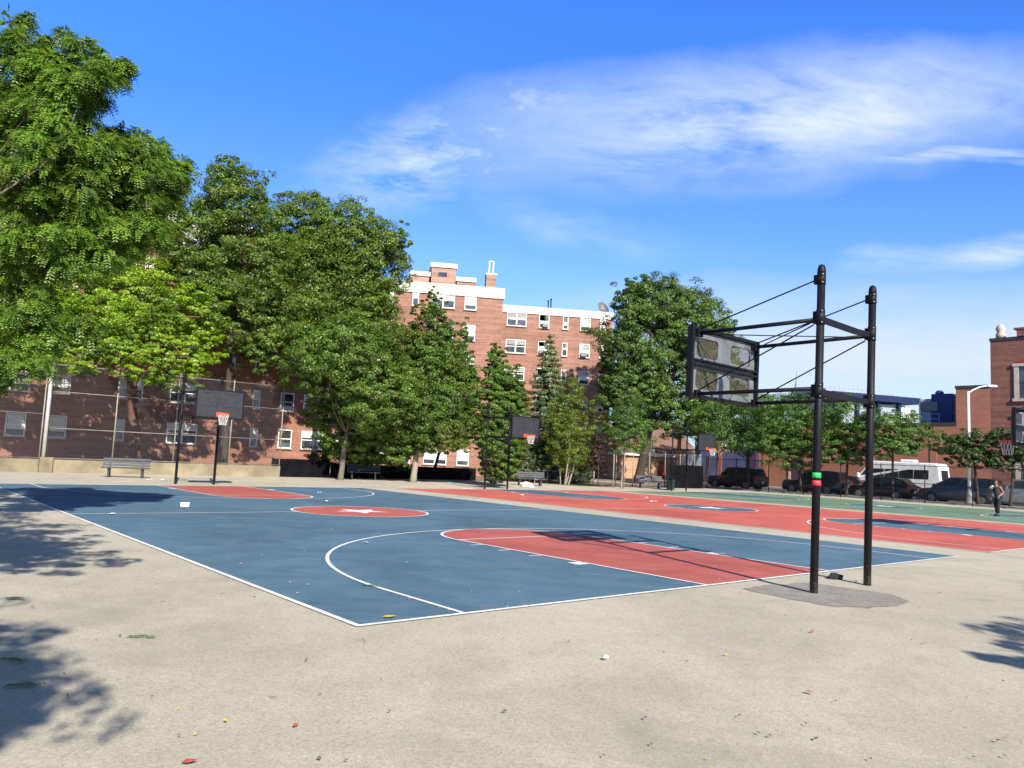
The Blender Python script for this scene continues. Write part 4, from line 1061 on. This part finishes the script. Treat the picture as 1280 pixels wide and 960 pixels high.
# ------------------------------------------------------------------ person
def skin_mesh(name, verts, edges, radii, mat, parent, sub=2, root=0):
    me=bpy.data.meshes.new(name); me.from_pydata(verts,edges,[]); me.materials.append(mat)
    o=bpy.data.objects.new(name,me); COL.objects.link(o); o.parent=parent
    sk=o.modifiers.new('skin','SKIN'); sk.use_smooth_shade=True
    if not me.skin_vertices: 
        with bpy.context.temp_override(object=o,active_object=o): bpy.ops.mesh.customdata_skin_add() if hasattr(bpy.ops.mesh,'customdata_skin_add') else None
    for i,r in enumerate(radii):
        d=me.skin_vertices[0].data[i]; d.radius=(r,r) if not hasattr(r,'__len__') else r; d.use_root=(i==root)
    s=o.modifiers.new('sub','SUBSURF'); s.levels=sub; s.render_levels=sub
    return o
def make_person():
    p=on_ground(1247,645); root=thing('person','person in dark clothes with a white shoulder cloth crossing the green court','person',(p.x,p.y,0),R(-60))
    # local: facing -y ; walking, leaning slightly forward
    J={}; V=[];E=[];Rd=[]
    def j(n,co,r,par=None):
        V.append(co); Rd.append(r); J[n]=len(V)-1
        if par: E.append((J[par],J[n]))
    j('pel',(0,0,.88),.125); j('belly',(0,-.02,1.0),.115,'pel'); j('chest',(0,-.05,1.22),.135,'belly'); j('neckb',(0,-.07,1.36),.065,'chest'); j('neck',(0,-.09,1.43),.05,'neckb')
    j('headb',(0,-.12,1.50),.075,'neck'); j('head',(0,-.13,1.58),.092,'headb'); j('crown',(0,-.12,1.645),.07,'head')
    for s,sx in (('l',1),('r',-1)):
        f=-.16 if s=='l' else .14
        j('sh'+s,(.17*sx,-.05,1.33),.06,'neckb'); j('el'+s,(.24*sx,-.02+.08*sx,1.07),.042,'sh'+s); j('wr'+s,(.20*sx,-.22,.93) if s=='l' else (.23*sx,-.10,.84),.029,'el'+s)
        wx,wy,wz=V[J['wr'+s]]; j('pa'+s,(wx-.01*sx,wy-.035,wz-.06),.030,'wr'+s)
        px,py,pz=V[J['pa'+s]]
        for k in range(4):
            j(f'f{k}{s}',(px+(k-1.5)*.018,py-.02,pz-.05-(.008 if k in(1,2) else 0)),.0095,'pa'+s); j(f'g{k}{s}',(px+(k-1.5)*.018,py-.015+.012,pz-.085-(.01 if k in(1,2) else 0)),.008,f'f{k}{s}')
        j('th'+s,(px-.035*sx,py-.035,pz-.015),.010,'pa'+s); j('tt'+s,(px-.04*sx,py-.05,pz-.045),.0085,'th'+s)
        j('hip'+s,(.095*sx,0,.82),.09,'pel'); j('kn'+s,(.105*sx,f*.6-.03,.47),.06,'hip'+s); j('an'+s,(.105*sx,f+.03,.09),.04,'kn'+s); j('to'+s,(.12*sx,f-.13,.045),.036,'an'+s)
    body=skin_mesh('body',V,E,Rd,M_skin,root,2,0)
    # trousers, shirt as following shells
    def shell(name,names,mat,scale,add=.012):
        idx=[J[n] for n in names]; mp={i:k for k,i in enumerate(idx)}
        e=[(mp[a],mp[b]) for a,b in E if a in mp and b in mp]
        return skin_mesh(name,[V[i] for i in idx],e,[Rd[i]*scale+add for i in idx],mat,root,2,0)
    shell('trousers',['pel','hipl','knl','anl','hipr','knr','anr'],M_cloth,1.06,.016)
    shell('vest',['chest','belly','pel','neckb','shl','shr'],M_cloth2,1.05,.010)
    # shoes
    for s in 'lr':
        x,y,z=V[J['an'+s]]; k=MB(); k.box((x,y-.07,.05),(.10,.27,.09)); k.build('shoe',M_cloth,root,bevel=.03)
    # hair cap
    h=blob_mesh('hair',M_hair,(0,0,0),(.098,.108,.085),9); h.parent=root; h.location=(0,-.105,1.63)
    f=MB(); f.lathe([(.004,0),(.011,.004),(.014,.014),(.008,.03)],(0,-.222,1.56),8); f.build('nose',M_skin,root)
    k=MB()
    for sx in (-.034,.034): k.lathe([(.004,-.010),(.011,-.004),(.011,.004),(.004,.010)],(sx,-.205,1.588),8)
    k.build('eye',M_hair,root)
    k=MB(); k.box((0,-.207,1.525),(.045,.012,.010)); k.build('mouth',M_redrim,root)
    # white cloth over the shoulder and at the waist
    c=blob_mesh('shoulder_cloth',M_wcloth,(0,0,0),(.12,.13,.11),2); c.parent=root; c.location=(-.15,-.09,1.31)
    c=blob_mesh('waist_cloth',M_wcloth,(0,0,0),(.07,.06,.13),5); c.parent=root; c.location=(-.14,-.07,.93)
make_person()

# ------------------------------------------------------------------ trees
def np_mesh(name, V, quads, mat):
    me=bpy.data.meshes.new(name); n=len(V); q=len(quads)
    me.vertices.add(n); me.vertices.foreach_set('co',V.astype(np.float32).ravel())
    me.loops.add(q*4); me.loops.foreach_set('vertex_index',quads.astype(np.int32).ravel())
    me.polygons.add(q); me.polygons.foreach_set('loop_start',np.arange(0,q*4,4,dtype=np.int32))
    me.materials.append(mat); me.update(calc_edges=True); return me
def unit(a): return a/np.maximum(np.linalg.norm(a,axis=1,keepdims=True),1e-9)
def leaves(cent, outw, size, droop=.0, aspect=.62, up=.30, jit=.42, g=rng):
    n=len(cent)
    nr=unit(outw+np.array([0,0,up])+g.normal(size=(n,3))*jit)
    ax=unit(np.cross(nr,g.normal(size=(n,3)))+np.array([0,0,-droop]))
    sd=unit(np.cross(nr,ax)); s=size*g.uniform(.65,1.3,(n,1))
    v0=cent-ax*s*.5; v2=cent+ax*s*.5; m=cent+nr*s*.10
    v1=m+sd*s*aspect*.5-ax*s*.08; v3=m-sd*s*aspect*.5-ax*s*.08
    V=np.stack([v0,v1,v2,v3],1).reshape(-1,3); return V,np.arange(4*n).reshape(-1,4)
def fronds(cent, outw, L, g=rng, k=6):
    """pinnate drooping leaves: each a row of leaflets either side of an arched stalk"""
    n=len(cent)
    d=unit(outw*np.array([1,1,.3])+g.normal(size=(n,3))*.55+np.array([0,0,-.15])); dn=np.array([0,0,-1.0])
    sd=unit(np.cross(d,dn)+g.normal(size=(n,3))*.25); Ls=L*g.uniform(.7,1.25,(n,1)); out=[]
    for i in range(k):
        t=(i+.7)/k; p=cent+d*Ls*t+dn*Ls*.55*t*t; tang=unit(d+dn*1.1*t); nrm=unit(np.cross(tang,sd))
        ll=Ls*.33*(1-.35*abs(t-.45)); ww=ll*.42
        for s in (-1,1):
            q=unit(sd*s+tang*.45+nrm*-.25*s*0+dn*.25); w=unit(np.cross(q,nrm))
            a=p; b=p+q*ll*.5+w*ww*.5; c=p+q*ll; e=p+q*ll*.5-w*ww*.5
            out.append(np.stack([a,b,c,e],1))
    V=np.concatenate(out,0).reshape(-1,3); return V,np.arange(len(V)).reshape(-1,4)
def clumps(lobes, dens, gap, g, cs=.14, shell=.45, zcut=None):
    """lobes: (centre, radii). returns clump centres, outward dirs, clump radii"""
    Cn=[];Ou=[];Cr=[]
    for c,r in lobes:
        c=np.array(c);r=np.array(r); area=4*math.pi*((r[0]*r[1]+r[0]*r[2]+r[1]*r[2])/3)
        n=max(6,int(area*dens*1.25)); d=unit(g.normal(size=(n,3)))
        rad=(1-shell*g.random((n,1))**1.6)
        # uneven outline
        bump=np.array([noise.noise(Vector(c+q*r)*(1.1/max(.6,min(r)))+Vector((11,5,2))) for q in d])[:,None]
        bump2=np.array([noise.noise(Vector(c+q*r)*(3.2/max(.6,min(r)))+Vector((1,25,7))) for q in d])[:,None]
        p=c+d*r*rad*(1+.26*bump+.34*np.maximum(0,bump2-.12))
        keep=np.array([noise.noise(Vector(q)*(2.0/max(.7,float(min(r))))) for q in p])>gap
        Cn.append(p[keep]);Ou.append(d[keep]);Cr.append(np.full((keep.sum(),1),cs*float(np.cbrt(r.prod()))))
    return np.concatenate(Cn),np.concatenate(Ou),np.concatenate(Cr)
def limb(mb, a, b, r0, r1, g, wig=.06, n=6):
    a,b=Vector(a),Vector(b); L=(b-a).length; pts=[];rs=[]
    o=Vector(g.normal(size=3))*L*wig; o2=Vector(g.normal(size=3))*L*wig
    for i in range(n+1):
        t=i/n; pts.append(a.lerp(b,t)+o*math.sin(t*math.pi)+o2*math.sin(2*t*math.pi)*.5); rs.append(r0+(r1-r0)*t)
    mb.tube(pts,rs,7); return pts
LK,PK=.45,4.0
def make_tree(name,label,base,lobes,leafmat,barkmat,trunk_r,leaf=.26,dens=2.2,per=26,gap=-.22,fork=.5,top=None,group=None,cat='tree',style='leaf',seed=1,cs=.16,shell=.5,stems=1,lean=None,droop=0.,extra_limbs=3,frond=.22,limbk=.5,flat=.55):
    g=np.random.default_rng(seed); base=Vector(base)
    root=thing(name,label,cat,base,0,group)
    lob=[(np.array(Vector(c)-base),np.array(r)) for c,r in lobes]
    Cn,Ou,Cr=clumps(lob,dens,gap-.03,g,cs,min(.75,shell+.15))
    # trunk and limbs
    tb=MB(); zlow=min(c[2]-r[2] for c,r in lob); ztop=max(c[2]+r[2] for c,r in lob)
    cen=np.mean([c for c,r in lob],0); 
    for s in range(stems):
        off=Vector((0,0,0)) if stems==1 else Vector((.25*math.cos(s*2.4),.25*math.sin(s*2.4),0))
        fk=Vector((cen[0]*fork+ (0 if lean is None else lean[0]),cen[1]*fork+(0 if lean is None else lean[1]),zlow+(ztop-zlow)*.22))
        if stems>1: fk+=off*3
        n=7; pts=[];rs=[]
        for i in range(n+1):
            t=i/n; pts.append(Vector((0,0,-.15)).lerp(fk,t)+off*(1-t)+Vector((noise.noise(Vector((seed,t*2,s)))*.12,noise.noise(Vector((t*2,seed,s)))*.12,0))*trunk_r*4*t); rs.append(trunk_r*(1.35 if i==0 else 1.0-.30*t))
        tb.tube(pts,rs,10)
        fk=pts[-1]
        for li,(c,r) in enumerate(lob):
            if stems>1 and li%stems!=s and len(lob)>=stems: continue
            tip=Vector(c)+Vector((0,0,r[2]*.25)); lr=trunk_r*limbk
            p=limb(tb,fk,tip,lr,lr*.35,g)
            for e in range(extra_limbs):
                st=p[int(g.integers(2,6))]; d=Vector(unit(g.normal(size=(1,3)))[0]); en=Vector(c)+Vector([d[i]*r[i]*(.8 if style!='frond' else .5) for i in range(3)])
                limb(tb,st,en,lr*.38,lr*.10,g,.09,5)
    tb.build('trunk',barkmat,root)
    n=len(Cn); per=int(per*PK) if style!='frond' else per; leaf*=LK; idx=np.repeat(np.arange(n),per)
    pd=unit(g.normal(size=(len(idx),3))+Ou[idx]*.5+np.array([0,0,.25])); cv_=g.uniform(.6,1.35,(n,1))[idx]
    P=Cn[idx]+pd*np.array([1,1,flat])*Cr[idx]*cv_*g.uniform(.55,1.12,(len(idx),1)); O=unit(Ou[idx]*.55+pd)
    if style=='frond': V,Q=fronds(P,O,frond,g)
    else: V,Q=leaves(P,O,leaf,droop,g=g)
    me=np_mesh('crown',V,Q,leafmat); o=bpy.data.objects.new('crown',me); COL.objects.link(o); o.parent=root
    return root
def px_lobes(lst, Y, dd=0.0, deep=1.0):
    """(x, y, rx, ry[, depth offset]) seen at distance Y -> real ellipsoids"""
    out=[]
    for l in lst:
        x,y,rx,ry=l[:4]; o=l[4] if len(l)>4 else 0; y_=Y+o
        c=at_depth(x,y,y_); s=y_/F; a,b=rx*s*1.02,ry*s
        out.append((c,(a,max(a*.8,min(a,b))*deep,b)))
    return out
def v_at(x,v,y=590): return on_v(x,y,v)
gr='trees around the ball courts'
def tree_v(name,label,x,v,lst,leafm,bark,tr,seed,y=590,**k):
    p=on_v(x,y,v); Y=p.y; p.z=0
    return make_tree(name,label,p,px_lobes(lst,Y),leafm,bark,tr,seed=seed,group=gr,**k)
# behind the left fence
tree_v('leafy_tree','yellow green leafy tree behind the corner post fence at far left',170,41.5,[(-45,400,80,55),(-20,340,70,45,1),(40,425,70,45,-3),(110,400,75,45,-2),(165,370,60,50),(215,450,55,26,-2),(60,350,70,50),(150,320,60,50,2),(235,395,55,40,0),(100,440,62,26,-3),(20,452,55,32,-3),(180,428,50,28,-2),(240,436,40,20,-2),(-50,450,50,30,-3),(185,462,42,16,-7),(226,450,38,16,-7),(150,440,40,18,-6.5),(95,452,46,16,-6.5),(215,475,42,14,-3)],L_lime,M_barkr,.34,3,leaf=.30,dens=3.4,per=22,gap=-.08,fork=.3,flat=.42)
tree_v('leafy_tree','broad green tree rising between the left honey locust and the big maple',280,42.5,[(285,250,52,52),(245,300,45,55),(310,320,55,60),(260,370,55,50),(330,400,50,55),(285,215,25,20),(318,440,30,26,-1)],L_maple,M_barkd,.22,4,leaf=.30,dens=3.6,per=22,gap=-.15)
tree_v('leafy_tree','big dark maple with a rounded crown left of the brick middle wing',405,43.5,[(375,285,55,48),(440,300,60,50),(470,340,40,55),(400,360,75,65),(350,350,45,60),(455,410,50,55),(385,420,55,45),(500,300,14,25)],L_maple,M_barkd,.26,5,leaf=.30,dens=3.8,per=22,gap=-.2)
tree_v('leafy_tree','low spreading tree with pale trunk over the bench in the shade',425,33.8,[(430,445,64,50,-2),(390,465,42,34,-1.5),(470,485,52,55,-1.5),(440,528,52,34,1.2),(485,550,38,28,1.5),(408,520,32,26,1.2),(450,560,50,20,2.4),(505,560,26,22,1.5)],L_mid,M_bark,.17,6,y=600,leaf=.26,dens=4.0,per=26,gap=-.25,fork=.25,limbk=.35)
tree_v('hornbeam_tree','tall pointed hornbeam with rusty patches before the brick middle wing',516,32.3,[(544,372,9,18),(543,395,16,28),(541,430,27,45),(535,480,44,55),(522,520,55,46),(566,505,34,58),(508,465,30,55),(527,402,13,30),(520,440,20,40),(560,450,20,45),(548,545,38,22)],L_horn,M_barkp,.19,7,y=602,leaf=.22,dens=5.5,per=28,gap=-.45,droop=.2,fork=.4,cs=.17)
tree_v('hornbeam_tree','slim dark hornbeam behind the tall pointed one touching the wall windows',540,38,[(579,425,9,25),(580,450,12,35),(581,490,15,45),(579,530,17,32)],L_horn,M_barkd,.12,8,y=585,leaf=.24,dens=5,per=20,gap=-.3,cs=.24)
tree_v('hornbeam_tree','narrow upright hornbeam behind the middle hoop posts',619,28.9,[(619,442,9,18),(620,465,16,30),(622,500,24,42),(628,540,31,42),(624,578,22,26),(650,525,13,50),(608,540,14,40),(640,495,18,38),(640,565,16,26)],L_horn,M_barkp,.12,9,y=607,leaf=.20,dens=8,per=32,gap=-.5,droop=.2,cs=.17)
tree_v('multistem_tree','loose yellow green multi stemmed tree behind the low railing',705,32.5,[(716,500,18,30),(700,515,14,30),(708,540,28,34),(735,535,16,38),(698,558,18,30),(722,568,22,24)],L_horny,M_barkp,.07,11,y=605,leaf=.22,dens=4.5,per=16,gap=-.1,stems=4,cs=.24)
tree_v('leafy_tree','large dark oak with a leaning trunk right of the brick flats',797,38.0,[(830,385,58,42),(795,425,48,55),(868,410,50,45),(845,470,60,50),(790,490,40,42),(895,440,32,50),(900,490,35,40),(770,470,26,40),(850,520,50,30),(795,370,30,25),(775,535,22,20)],L_oak,M_barkd,.42,12,y=600,leaf=.36,dens=2.6,per=24,gap=-.16,lean=(.3,0))
tree_v('young_tree','small round young tree with thin staked trunk before the oak',776,28.3,[(785,520,22,24),(775,545,22,22),(800,545,18,22),(787,500,12,12)],L_street,M_barkp,.07,13,y=610,leaf=.20,dens=6,per=18,gap=-.2,cs=.24)
for dx,lab in ((-.35,'thin wooden stake on the left of the young round tree'),(.35,'thin wooden stake on the right of the young round tree')):
    p=on_v(773,610,28.3); k=MB(); k.cyl((p.x+dx,p.y,-.05),(p.x+dx,p.y,2.3),.035,n=8); tag(k.build('tree_stake',M_barkp),lab,'stake')
# spruce
def spruce(label,x,v,ytop,ybase,halfpx,seed):
    g=np.random.default_rng(seed); p=on_v(x,595,v); p.z=0; Y=p.y; zt=at_depth(x,ytop,Y).z; z0=at_depth(x,ybase,Y).z; Rb=halfpx*Y/F
    root=thing('spruce_tree',label,'tree',p,0,gr); tb=MB(); tb.tube([(0,0,-.1),(0,0,zt*.5),(0,0,zt)],[.2,.12,.02],8)
    P=[];O=[]
    nl=26
    for i in range(nl):
        t=i/(nl-1); z=z0+(zt-z0)*t; rr_=Rb*(1-t)**.85+.08; nb=int(5+9*(1-t))
        for b in range(nb):
            a=2*math.pi*(b/nb)+i*.7+g.normal()*.12; Lb=rr_*g.uniform(.75,1.12)
            tb.cyl((0,0,z),(Lb*math.cos(a)*.8,Lb*math.sin(a)*.8,z-.18*Lb),.02,.006,5,caps=False)
            m=int(14+62*Lb); s=g.random(m)**.7
            q=np.stack([Lb*s*math.cos(a),Lb*s*math.sin(a),z-.22*Lb*s+.10*Lb*s*s],1)+g.normal(size=(m,3))*np.array([.13,.13,.07]); P.append(q); O.append(np.tile([math.cos(a),math.sin(a),.1],(m,1)))
    tb.build('trunk',M_barkd,root)
    V,Q=leaves(np.concatenate(P),np.concatenate(O),.20,.5,.45,g=g); o=bpy.data.objects.new('crown',np_mesh('crown',V,Q,L_spruce)); COL.objects.link(o); o.parent=root
spruce('grey green pointed spruce in front of the right brick wing',681,37.5,420,594,54,21)
# dark shrubs
def shrub(name,label,x,v,lst,lm,seed,**k):
    p=on_v(x,600,v); p.z=0
    return make_tree(name,label,p,px_lobes(lst,p.y),lm,M_barkd,.04,seed=seed,group='shrubs and low plants',cat='shrub',stems=3,**k)
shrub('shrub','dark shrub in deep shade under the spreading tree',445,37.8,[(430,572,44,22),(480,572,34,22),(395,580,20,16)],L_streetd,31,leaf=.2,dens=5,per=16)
shrub('shrub','dark purple leaved shrub beside the right brick wing',735,36.2,[(742,570,18,26),(735,585,22,16)],L_purple,32,leaf=.2,dens=6,per=16)
shrub('shrub','low dull green shrub at the left foot of the conifer',655,35.5,[(652,570,14,26),(668,580,16,16)],L_spruce,33,leaf=.2,dens=6,per=14)
shrub('blossom_shrub','tree with white blossom between the far hoop and the street trees',905,36,[(905,552,26,15),(920,545,20,12),(890,558,14,10)],L_blossom,34,leaf=.22,dens=5,per=12,gap=-.05)
# street trees
def tree_u(label,x,u,lst,lm,seed,tr=.10,y=612,**k):
    p=on_u(x,y,u); p.z=.1; kk=dict(leaf=.25,dens=3.6,per=18,gap=-.10,cs=.2); kk.update(k)
    return make_tree('street_tree',label,p,px_lobes(lst,p.y),lm,M_barkd,tr,seed=seed,group='street trees along the fence',**kk)
tree_u('leafy street tree directly under the near backboard',935,50.2,[(905,525,45,25,2),(945,520,38,28),(930,548,45,22),(965,540,30,25)],L_street,41)
tree_u('street tree just left of the near hoop post with trunk by the navy vehicle',1002,50.2,[(985,520,42,28),(1010,540,44,30),(975,560,34,24),(1022,512,32,20),(1005,572,32,18),(960,545,24,22)],L_street,42)
tree_u('bright street tree seen between the two near hoop posts',1058,50.2,[(1055,520,34,26),(1075,542,30,26),(1045,558,28,24),(1066,566,24,16)],L_street,43)
tree_u('light green street tree in front of the white shuttle van',1116,50.2,[(1108,532,38,22),(1140,545,34,18),(1118,556,34,18),(1096,556,22,20)],L_street,44)
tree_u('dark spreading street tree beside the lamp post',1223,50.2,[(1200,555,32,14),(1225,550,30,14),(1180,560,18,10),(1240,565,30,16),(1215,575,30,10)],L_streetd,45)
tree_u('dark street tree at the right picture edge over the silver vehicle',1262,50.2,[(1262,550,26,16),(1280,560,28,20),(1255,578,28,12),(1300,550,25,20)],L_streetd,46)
tree_u('tree beyond the street showing behind the oak and the far board',880,63.4,[(885,505,30,18),(915,500,35,16),(960,508,40,16),(870,530,24,24)],L_oak,47,.14)
# big near honey locust at the left (trunk just outside the picture)
def locust(label,base,lobes,seed,style='frond',**k):
    kk=dict(leaf=.20,dens=5.0,per=58,gap=-.16,cs=.26,extra_limbs=2,shell=.55,limbk=.12,frond=.19); kk.update(k)
    return make_tree('honey_locust_tree',label,base,lobes,L_locust,M_bark,.22,seed=seed,group='honey locusts near the camera',style=style,**kk)
YN=13.5
lob=px_lobes([(60,200,85,85),(130,250,70,70,.6),(175,210,45,50,.8),(40,110,70,60),(95,75,34,26,-.4),(140,70,20,20,-.4),(50,290,90,55,.3),(170,265,50,42,1.0),(5,390,42,48,.2),(-70,150,70,60),(-160,280,70,50),(-60,330,40,30),(215,210,22,30,1.2),(30,40,26,20),(112,98,42,26,-.6),(70,115,48,38,-.4),(20,90,40,34,-.3),(18,440,44,30,.5),(66,408,44,26,.8),(-20,470,40,26,.4)],YN)
locust('near honey locust with drooping feathery leaves filling the upper left corner',(-12.6,12.2,0),lob,51,dens=6.5)
# two more honey locusts behind the photographer throw the foreground shadows
lob2=[(Vector((x,y,z)),(r,r,r*.6)) for x,y,z,r in ((-.30,-2.5,5.0,1.0),(-1.2,-1.7,5.2,1.1),(-.65,-3.4,5.6,1.2),(-2.4,-.6,5.1,1.1),(-1.9,-3.0,6.0,1.4),(-.9,-2.7,5.4,.95))]
locust('honey locust behind the camera whose shade falls on the lower left concrete',(-2.6,-4.6,0),lob2,52,'leaf',dens=4.0,per=16)
lob2=[(Vector((x,y,z)),(r,r,r*.55)) for x,y,z,r in ((-3.5,3.6,5.2,1.1),(-4.6,4.6,5.4,1.2),(-5.7,5.7,5.6,1.3),(-7.0,6.6,5.9,1.5),(-8.6,8.0,6.0,1.5),(-4.2,3.0,6.2,1.1),(-2.9,2.9,5.3,.9),(-3.6,2.2,6.4,1.0),(-5.0,3.9,6.0,1.2),(-6.2,4.7,6.2,1.3),(-4.0,4.3,4.9,.8),(-7.6,4.6,6.8,1.6),(-10,9.5,5.2,1.5))]
locust('honey locust left of the picture throwing dappled shade across the blue court side line',(-8.4,4.4,0),lob2,54,'leaf',dens=4.0,per=16)
lob3=[(Vector((x,y,z)),(r,r,r*.5)) for x,y,z,r in ((7.5,1.0,4.4,.75),(8.5,1.5,4.6,1.0),(9.4,.4,4.9,1.3))]
locust('honey locust behind the camera to the right shading the concrete edge',(10.2,-.6,0),lob3,53,'leaf',dens=4,per=16)

# ------------------------------------------------------------------ light and sky
SUN_EL=33.0; sdir=Vector((.375*math.cos(R(SUN_EL)),-.927*math.cos(R(SUN_EL)),math.sin(R(SUN_EL))))
sl_=bpy.data.lights.new('sun','SUN'); sl_.energy=4.9; sl_.angle=R(.53); sl_.color=(1.0,.935,.82)
so=bpy.data.objects.new('sun',sl_); COL.objects.link(so); so.rotation_euler=sdir.to_track_quat('Z','Y').to_euler(); so.location=(20,-40,40)
w=bpy.data.worlds.new('World'); scene.world=w; w.use_nodes=True; nt=w.node_tree; nt.nodes.clear()
out=N(nt,'ShaderNodeOutputWorld'); bg=N(nt,'ShaderNodeBackground'); sky=N(nt,'ShaderNodeTexSky'); sky.sky_type='NISHITA'; sky.sun_disc=False
sky.sun_elevation=R(SUN_EL); sky.sun_rotation=math.atan2(sdir.x,sdir.y); sky.altitude=0; sky.air_density=1.0; sky.dust_density=.4; sky.ozone_density=2.5
hs_=N(nt,'ShaderNodeHueSaturation'); hs_.inputs['Saturation'].default_value=1.25; nt.links.new(sky.outputs[0],hs_.inputs['Color'])
tcn=N(nt,'ShaderNodeTexCoord'); D=tcn.outputs['Generated']
sp=N(nt,'ShaderNodeSeparateXYZ'); nt.links.new(D,sp.inputs[0])
yy=math_(nt,'MAXIMUM',math_(nt,'ABSOLUTE',sp.outputs[1]),.12)
A=math_(nt,'DIVIDE',sp.outputs[0],yy); Ev=math_(nt,'DIVIDE',sp.outputs[2],yy)
cv=N(nt,'ShaderNodeCombineXYZ'); nt.links.new(A,cv.inputs[0]); nt.links.new(Ev,cv.inputs[1])
def ell(ca,ce,ra,re,tilt,soft=(1.0,.25)):
    da=math_(nt,'SUBTRACT',A,ca); de=math_(nt,'SUBTRACT',Ev,ce); c_,s_=math.cos(tilt),math.sin(tilt)
    x=math_(nt,'MULTIPLY',math_(nt,'ADD',math_(nt,'MULTIPLY',da,c_),math_(nt,'MULTIPLY',de,s_)),1/ra)
    y=math_(nt,'MULTIPLY',math_(nt,'SUBTRACT',math_(nt,'MULTIPLY',de,c_),math_(nt,'MULTIPLY',da,s_)),1/re)
    r=math_(nt,'SQRT',math_(nt,'ADD',math_(nt,'MULTIPLY',x,x),math_(nt,'MULTIPLY',y,y)))
    return ramp(nt,r,[(soft[1],1.0),(soft[0],0.0)])
nzw=N(nt,'ShaderNodeTexNoise'); nzw.inputs['Scale'].default_value=5; nzw.inputs['Detail'].default_value=6; nt.links.new(cv.outputs[0],nzw.inputs['Vector'])
spw=N(nt,'ShaderNodeSeparateColor'); nt.links.new(nzw.outputs['Color'],spw.inputs[0])
A=math_(nt,'ADD',A,math_(nt,'MULTIPLY',math_(nt,'SUBTRACT',spw.outputs[0],.5),.22)); Ev=math_(nt,'ADD',Ev,math_(nt,'MULTIPLY',math_(nt,'SUBTRACT',spw.outputs[1],.5),.07))
def cloud(mask,sc,rot,thr,gain,seed,rough=.6,dist=.3):
    n=noise_tex(nt,mapping(nt,cv.outputs[0],sc,(0,0,rot),(seed,seed*.7,seed)),1.0,9,rough,dist)
    return math_(nt,'MULTIPLY',math_(nt,'MULTIPLY',ramp(nt,n,[(thr[0],0.0),(thr[1],1.0)]),mask),gain)
def cloudw(mask,sc,rot,thr,gain,seed):      # rippled veil: billows broken by cross ripples
    b_=noise_tex(nt,mapping(nt,cv.outputs[0],(sc[0],sc[1],1),(0,0,rot),(seed,seed*.7,seed)),1.0,10,.60,.5)
    r_=noise_tex(nt,mapping(nt,cv.outputs[0],(sc[0]*4.5,sc[1]*4.2,1),(0,0,rot+.35),(seed*2,seed,1)),1.0,6,.65,.6)
    n=math_(nt,'ADD',math_(nt,'MULTIPLY',b_,.72),math_(nt,'MULTIPLY',r_,.26))
    return math_(nt,'MULTIPLY',math_(nt,'MULTIPLY',ramp(nt,n,[(thr[0],0.0),((thr[0]+thr[1])/2,.62),(thr[1],1.0)]),mask),gain)
c1=cloudw(ell(.34,.475,.60,.115,.13,(1.0,.1)),(3.2,10.5),.10,(.32,.63),.95,1.3)
c1b=cloudw(ell(-.04,.425,.32,.085,.32,(1.0,.1)),(7,18),.25,(.42,.70),.95,5.3)
c2=cloud(ell(.60,.14,.75,.14,.02,(1.0,.25)),(3,14,1),.02,(.05,.55),.92,2.9)
c3=cloudw(ell(.66,.30,.26,.028,.12,(1.0,.1)),(6,36),.12,(.36,.66),.75,3.7)
c4=cloudw(ell(-.16,.375,.16,.05,.30,(1.0,.1)),(10,28),.2,(.42,.70),.8,4.4)
c5=cloudw(ell(.60,.423,.32,.014,.03,(1.0,.2)),(5,50),.03,(.30,.6),.6,6.1)
c6=cloud(ell(.06,.31,.16,.04,-.25,(1.0,.1)),(9,30,1),-.2,(.3,.75),.35,7.7)
c7=cloudw(ell(.60,.56,.40,.05,.05,(1.0,.1)),(4,16),.15,(.45,.75),.45,9.1)
c1=math_(nt,'MAXIMUM',c1,c7)
cs_=c1
for x in (c1b,c3,c4,c5,c6): cs_=math_(nt,'MAXIMUM',cs_,x)
haze=ramp(nt,Ev,[(0.0,.60),(.10,.38),(.30,.10),(.5,0.0)])
tint=ramp(nt,Ev,[(.40,(.98,1.22,1.95)),(.60,(1.18,1.46,2.5)),(.95,(.80,.74,.70))]); skc=mixc(nt,1.0,hs_.outputs[0],tint,'MULTIPLY')
col=mixc(nt,haze,skc,(4.6,6.2,8.6))
col=mixc(nt,c2,col,(5.9,6.4,7.2))
col=mixc(nt,cs_,col,(6.8,7.6,10.0))
nt.links.new(col,bg.inputs['Color']); bg.inputs['Strength'].default_value=.075; nt.links.new(bg.outputs[0],out.inputs['Surface'])

# ------------------------------------------------------------------ camera and render
cam=bpy.data.cameras.new('camera'); co=bpy.data.objects.new('camera',cam); COL.objects.link(co)
cam.sensor_width=36; cam.lens=F/1280*36; cam.clip_end=4000; cam.clip_start=.05
c_,s_=math.cos(PITCH),math.sin(PITCH); cr,sr=math.cos(ROLL),math.sin(ROLL)
r=Vector((1,0,0)); u=Vector((0,-s_,c_)); f=Vector((0,c_,s_))
X=r*cr+u*sr; Yv=u*cr-r*sr; Z=-f
co.matrix_world=Matrix(((X.x,Yv.x,Z.x,0),(X.y,Yv.y,Z.y,0),(X.z,Yv.z,Z.z,H),(0,0,0,1)))
scene.camera=co
vs=scene.view_settings; vs.view_transform='Standard'; vs.look='None'; vs.gamma=1; vs.exposure=.85; vs.use_curve_mapping=False
scene.cycles.use_adaptive_sampling=True; scene.cycles.adaptive_threshold=.02; scene.cycles.max_bounces=4; scene.cycles.transparent_max_bounces=10; scene.cycles.diffuse_bounces=2; scene.cycles.glossy_bounces=2
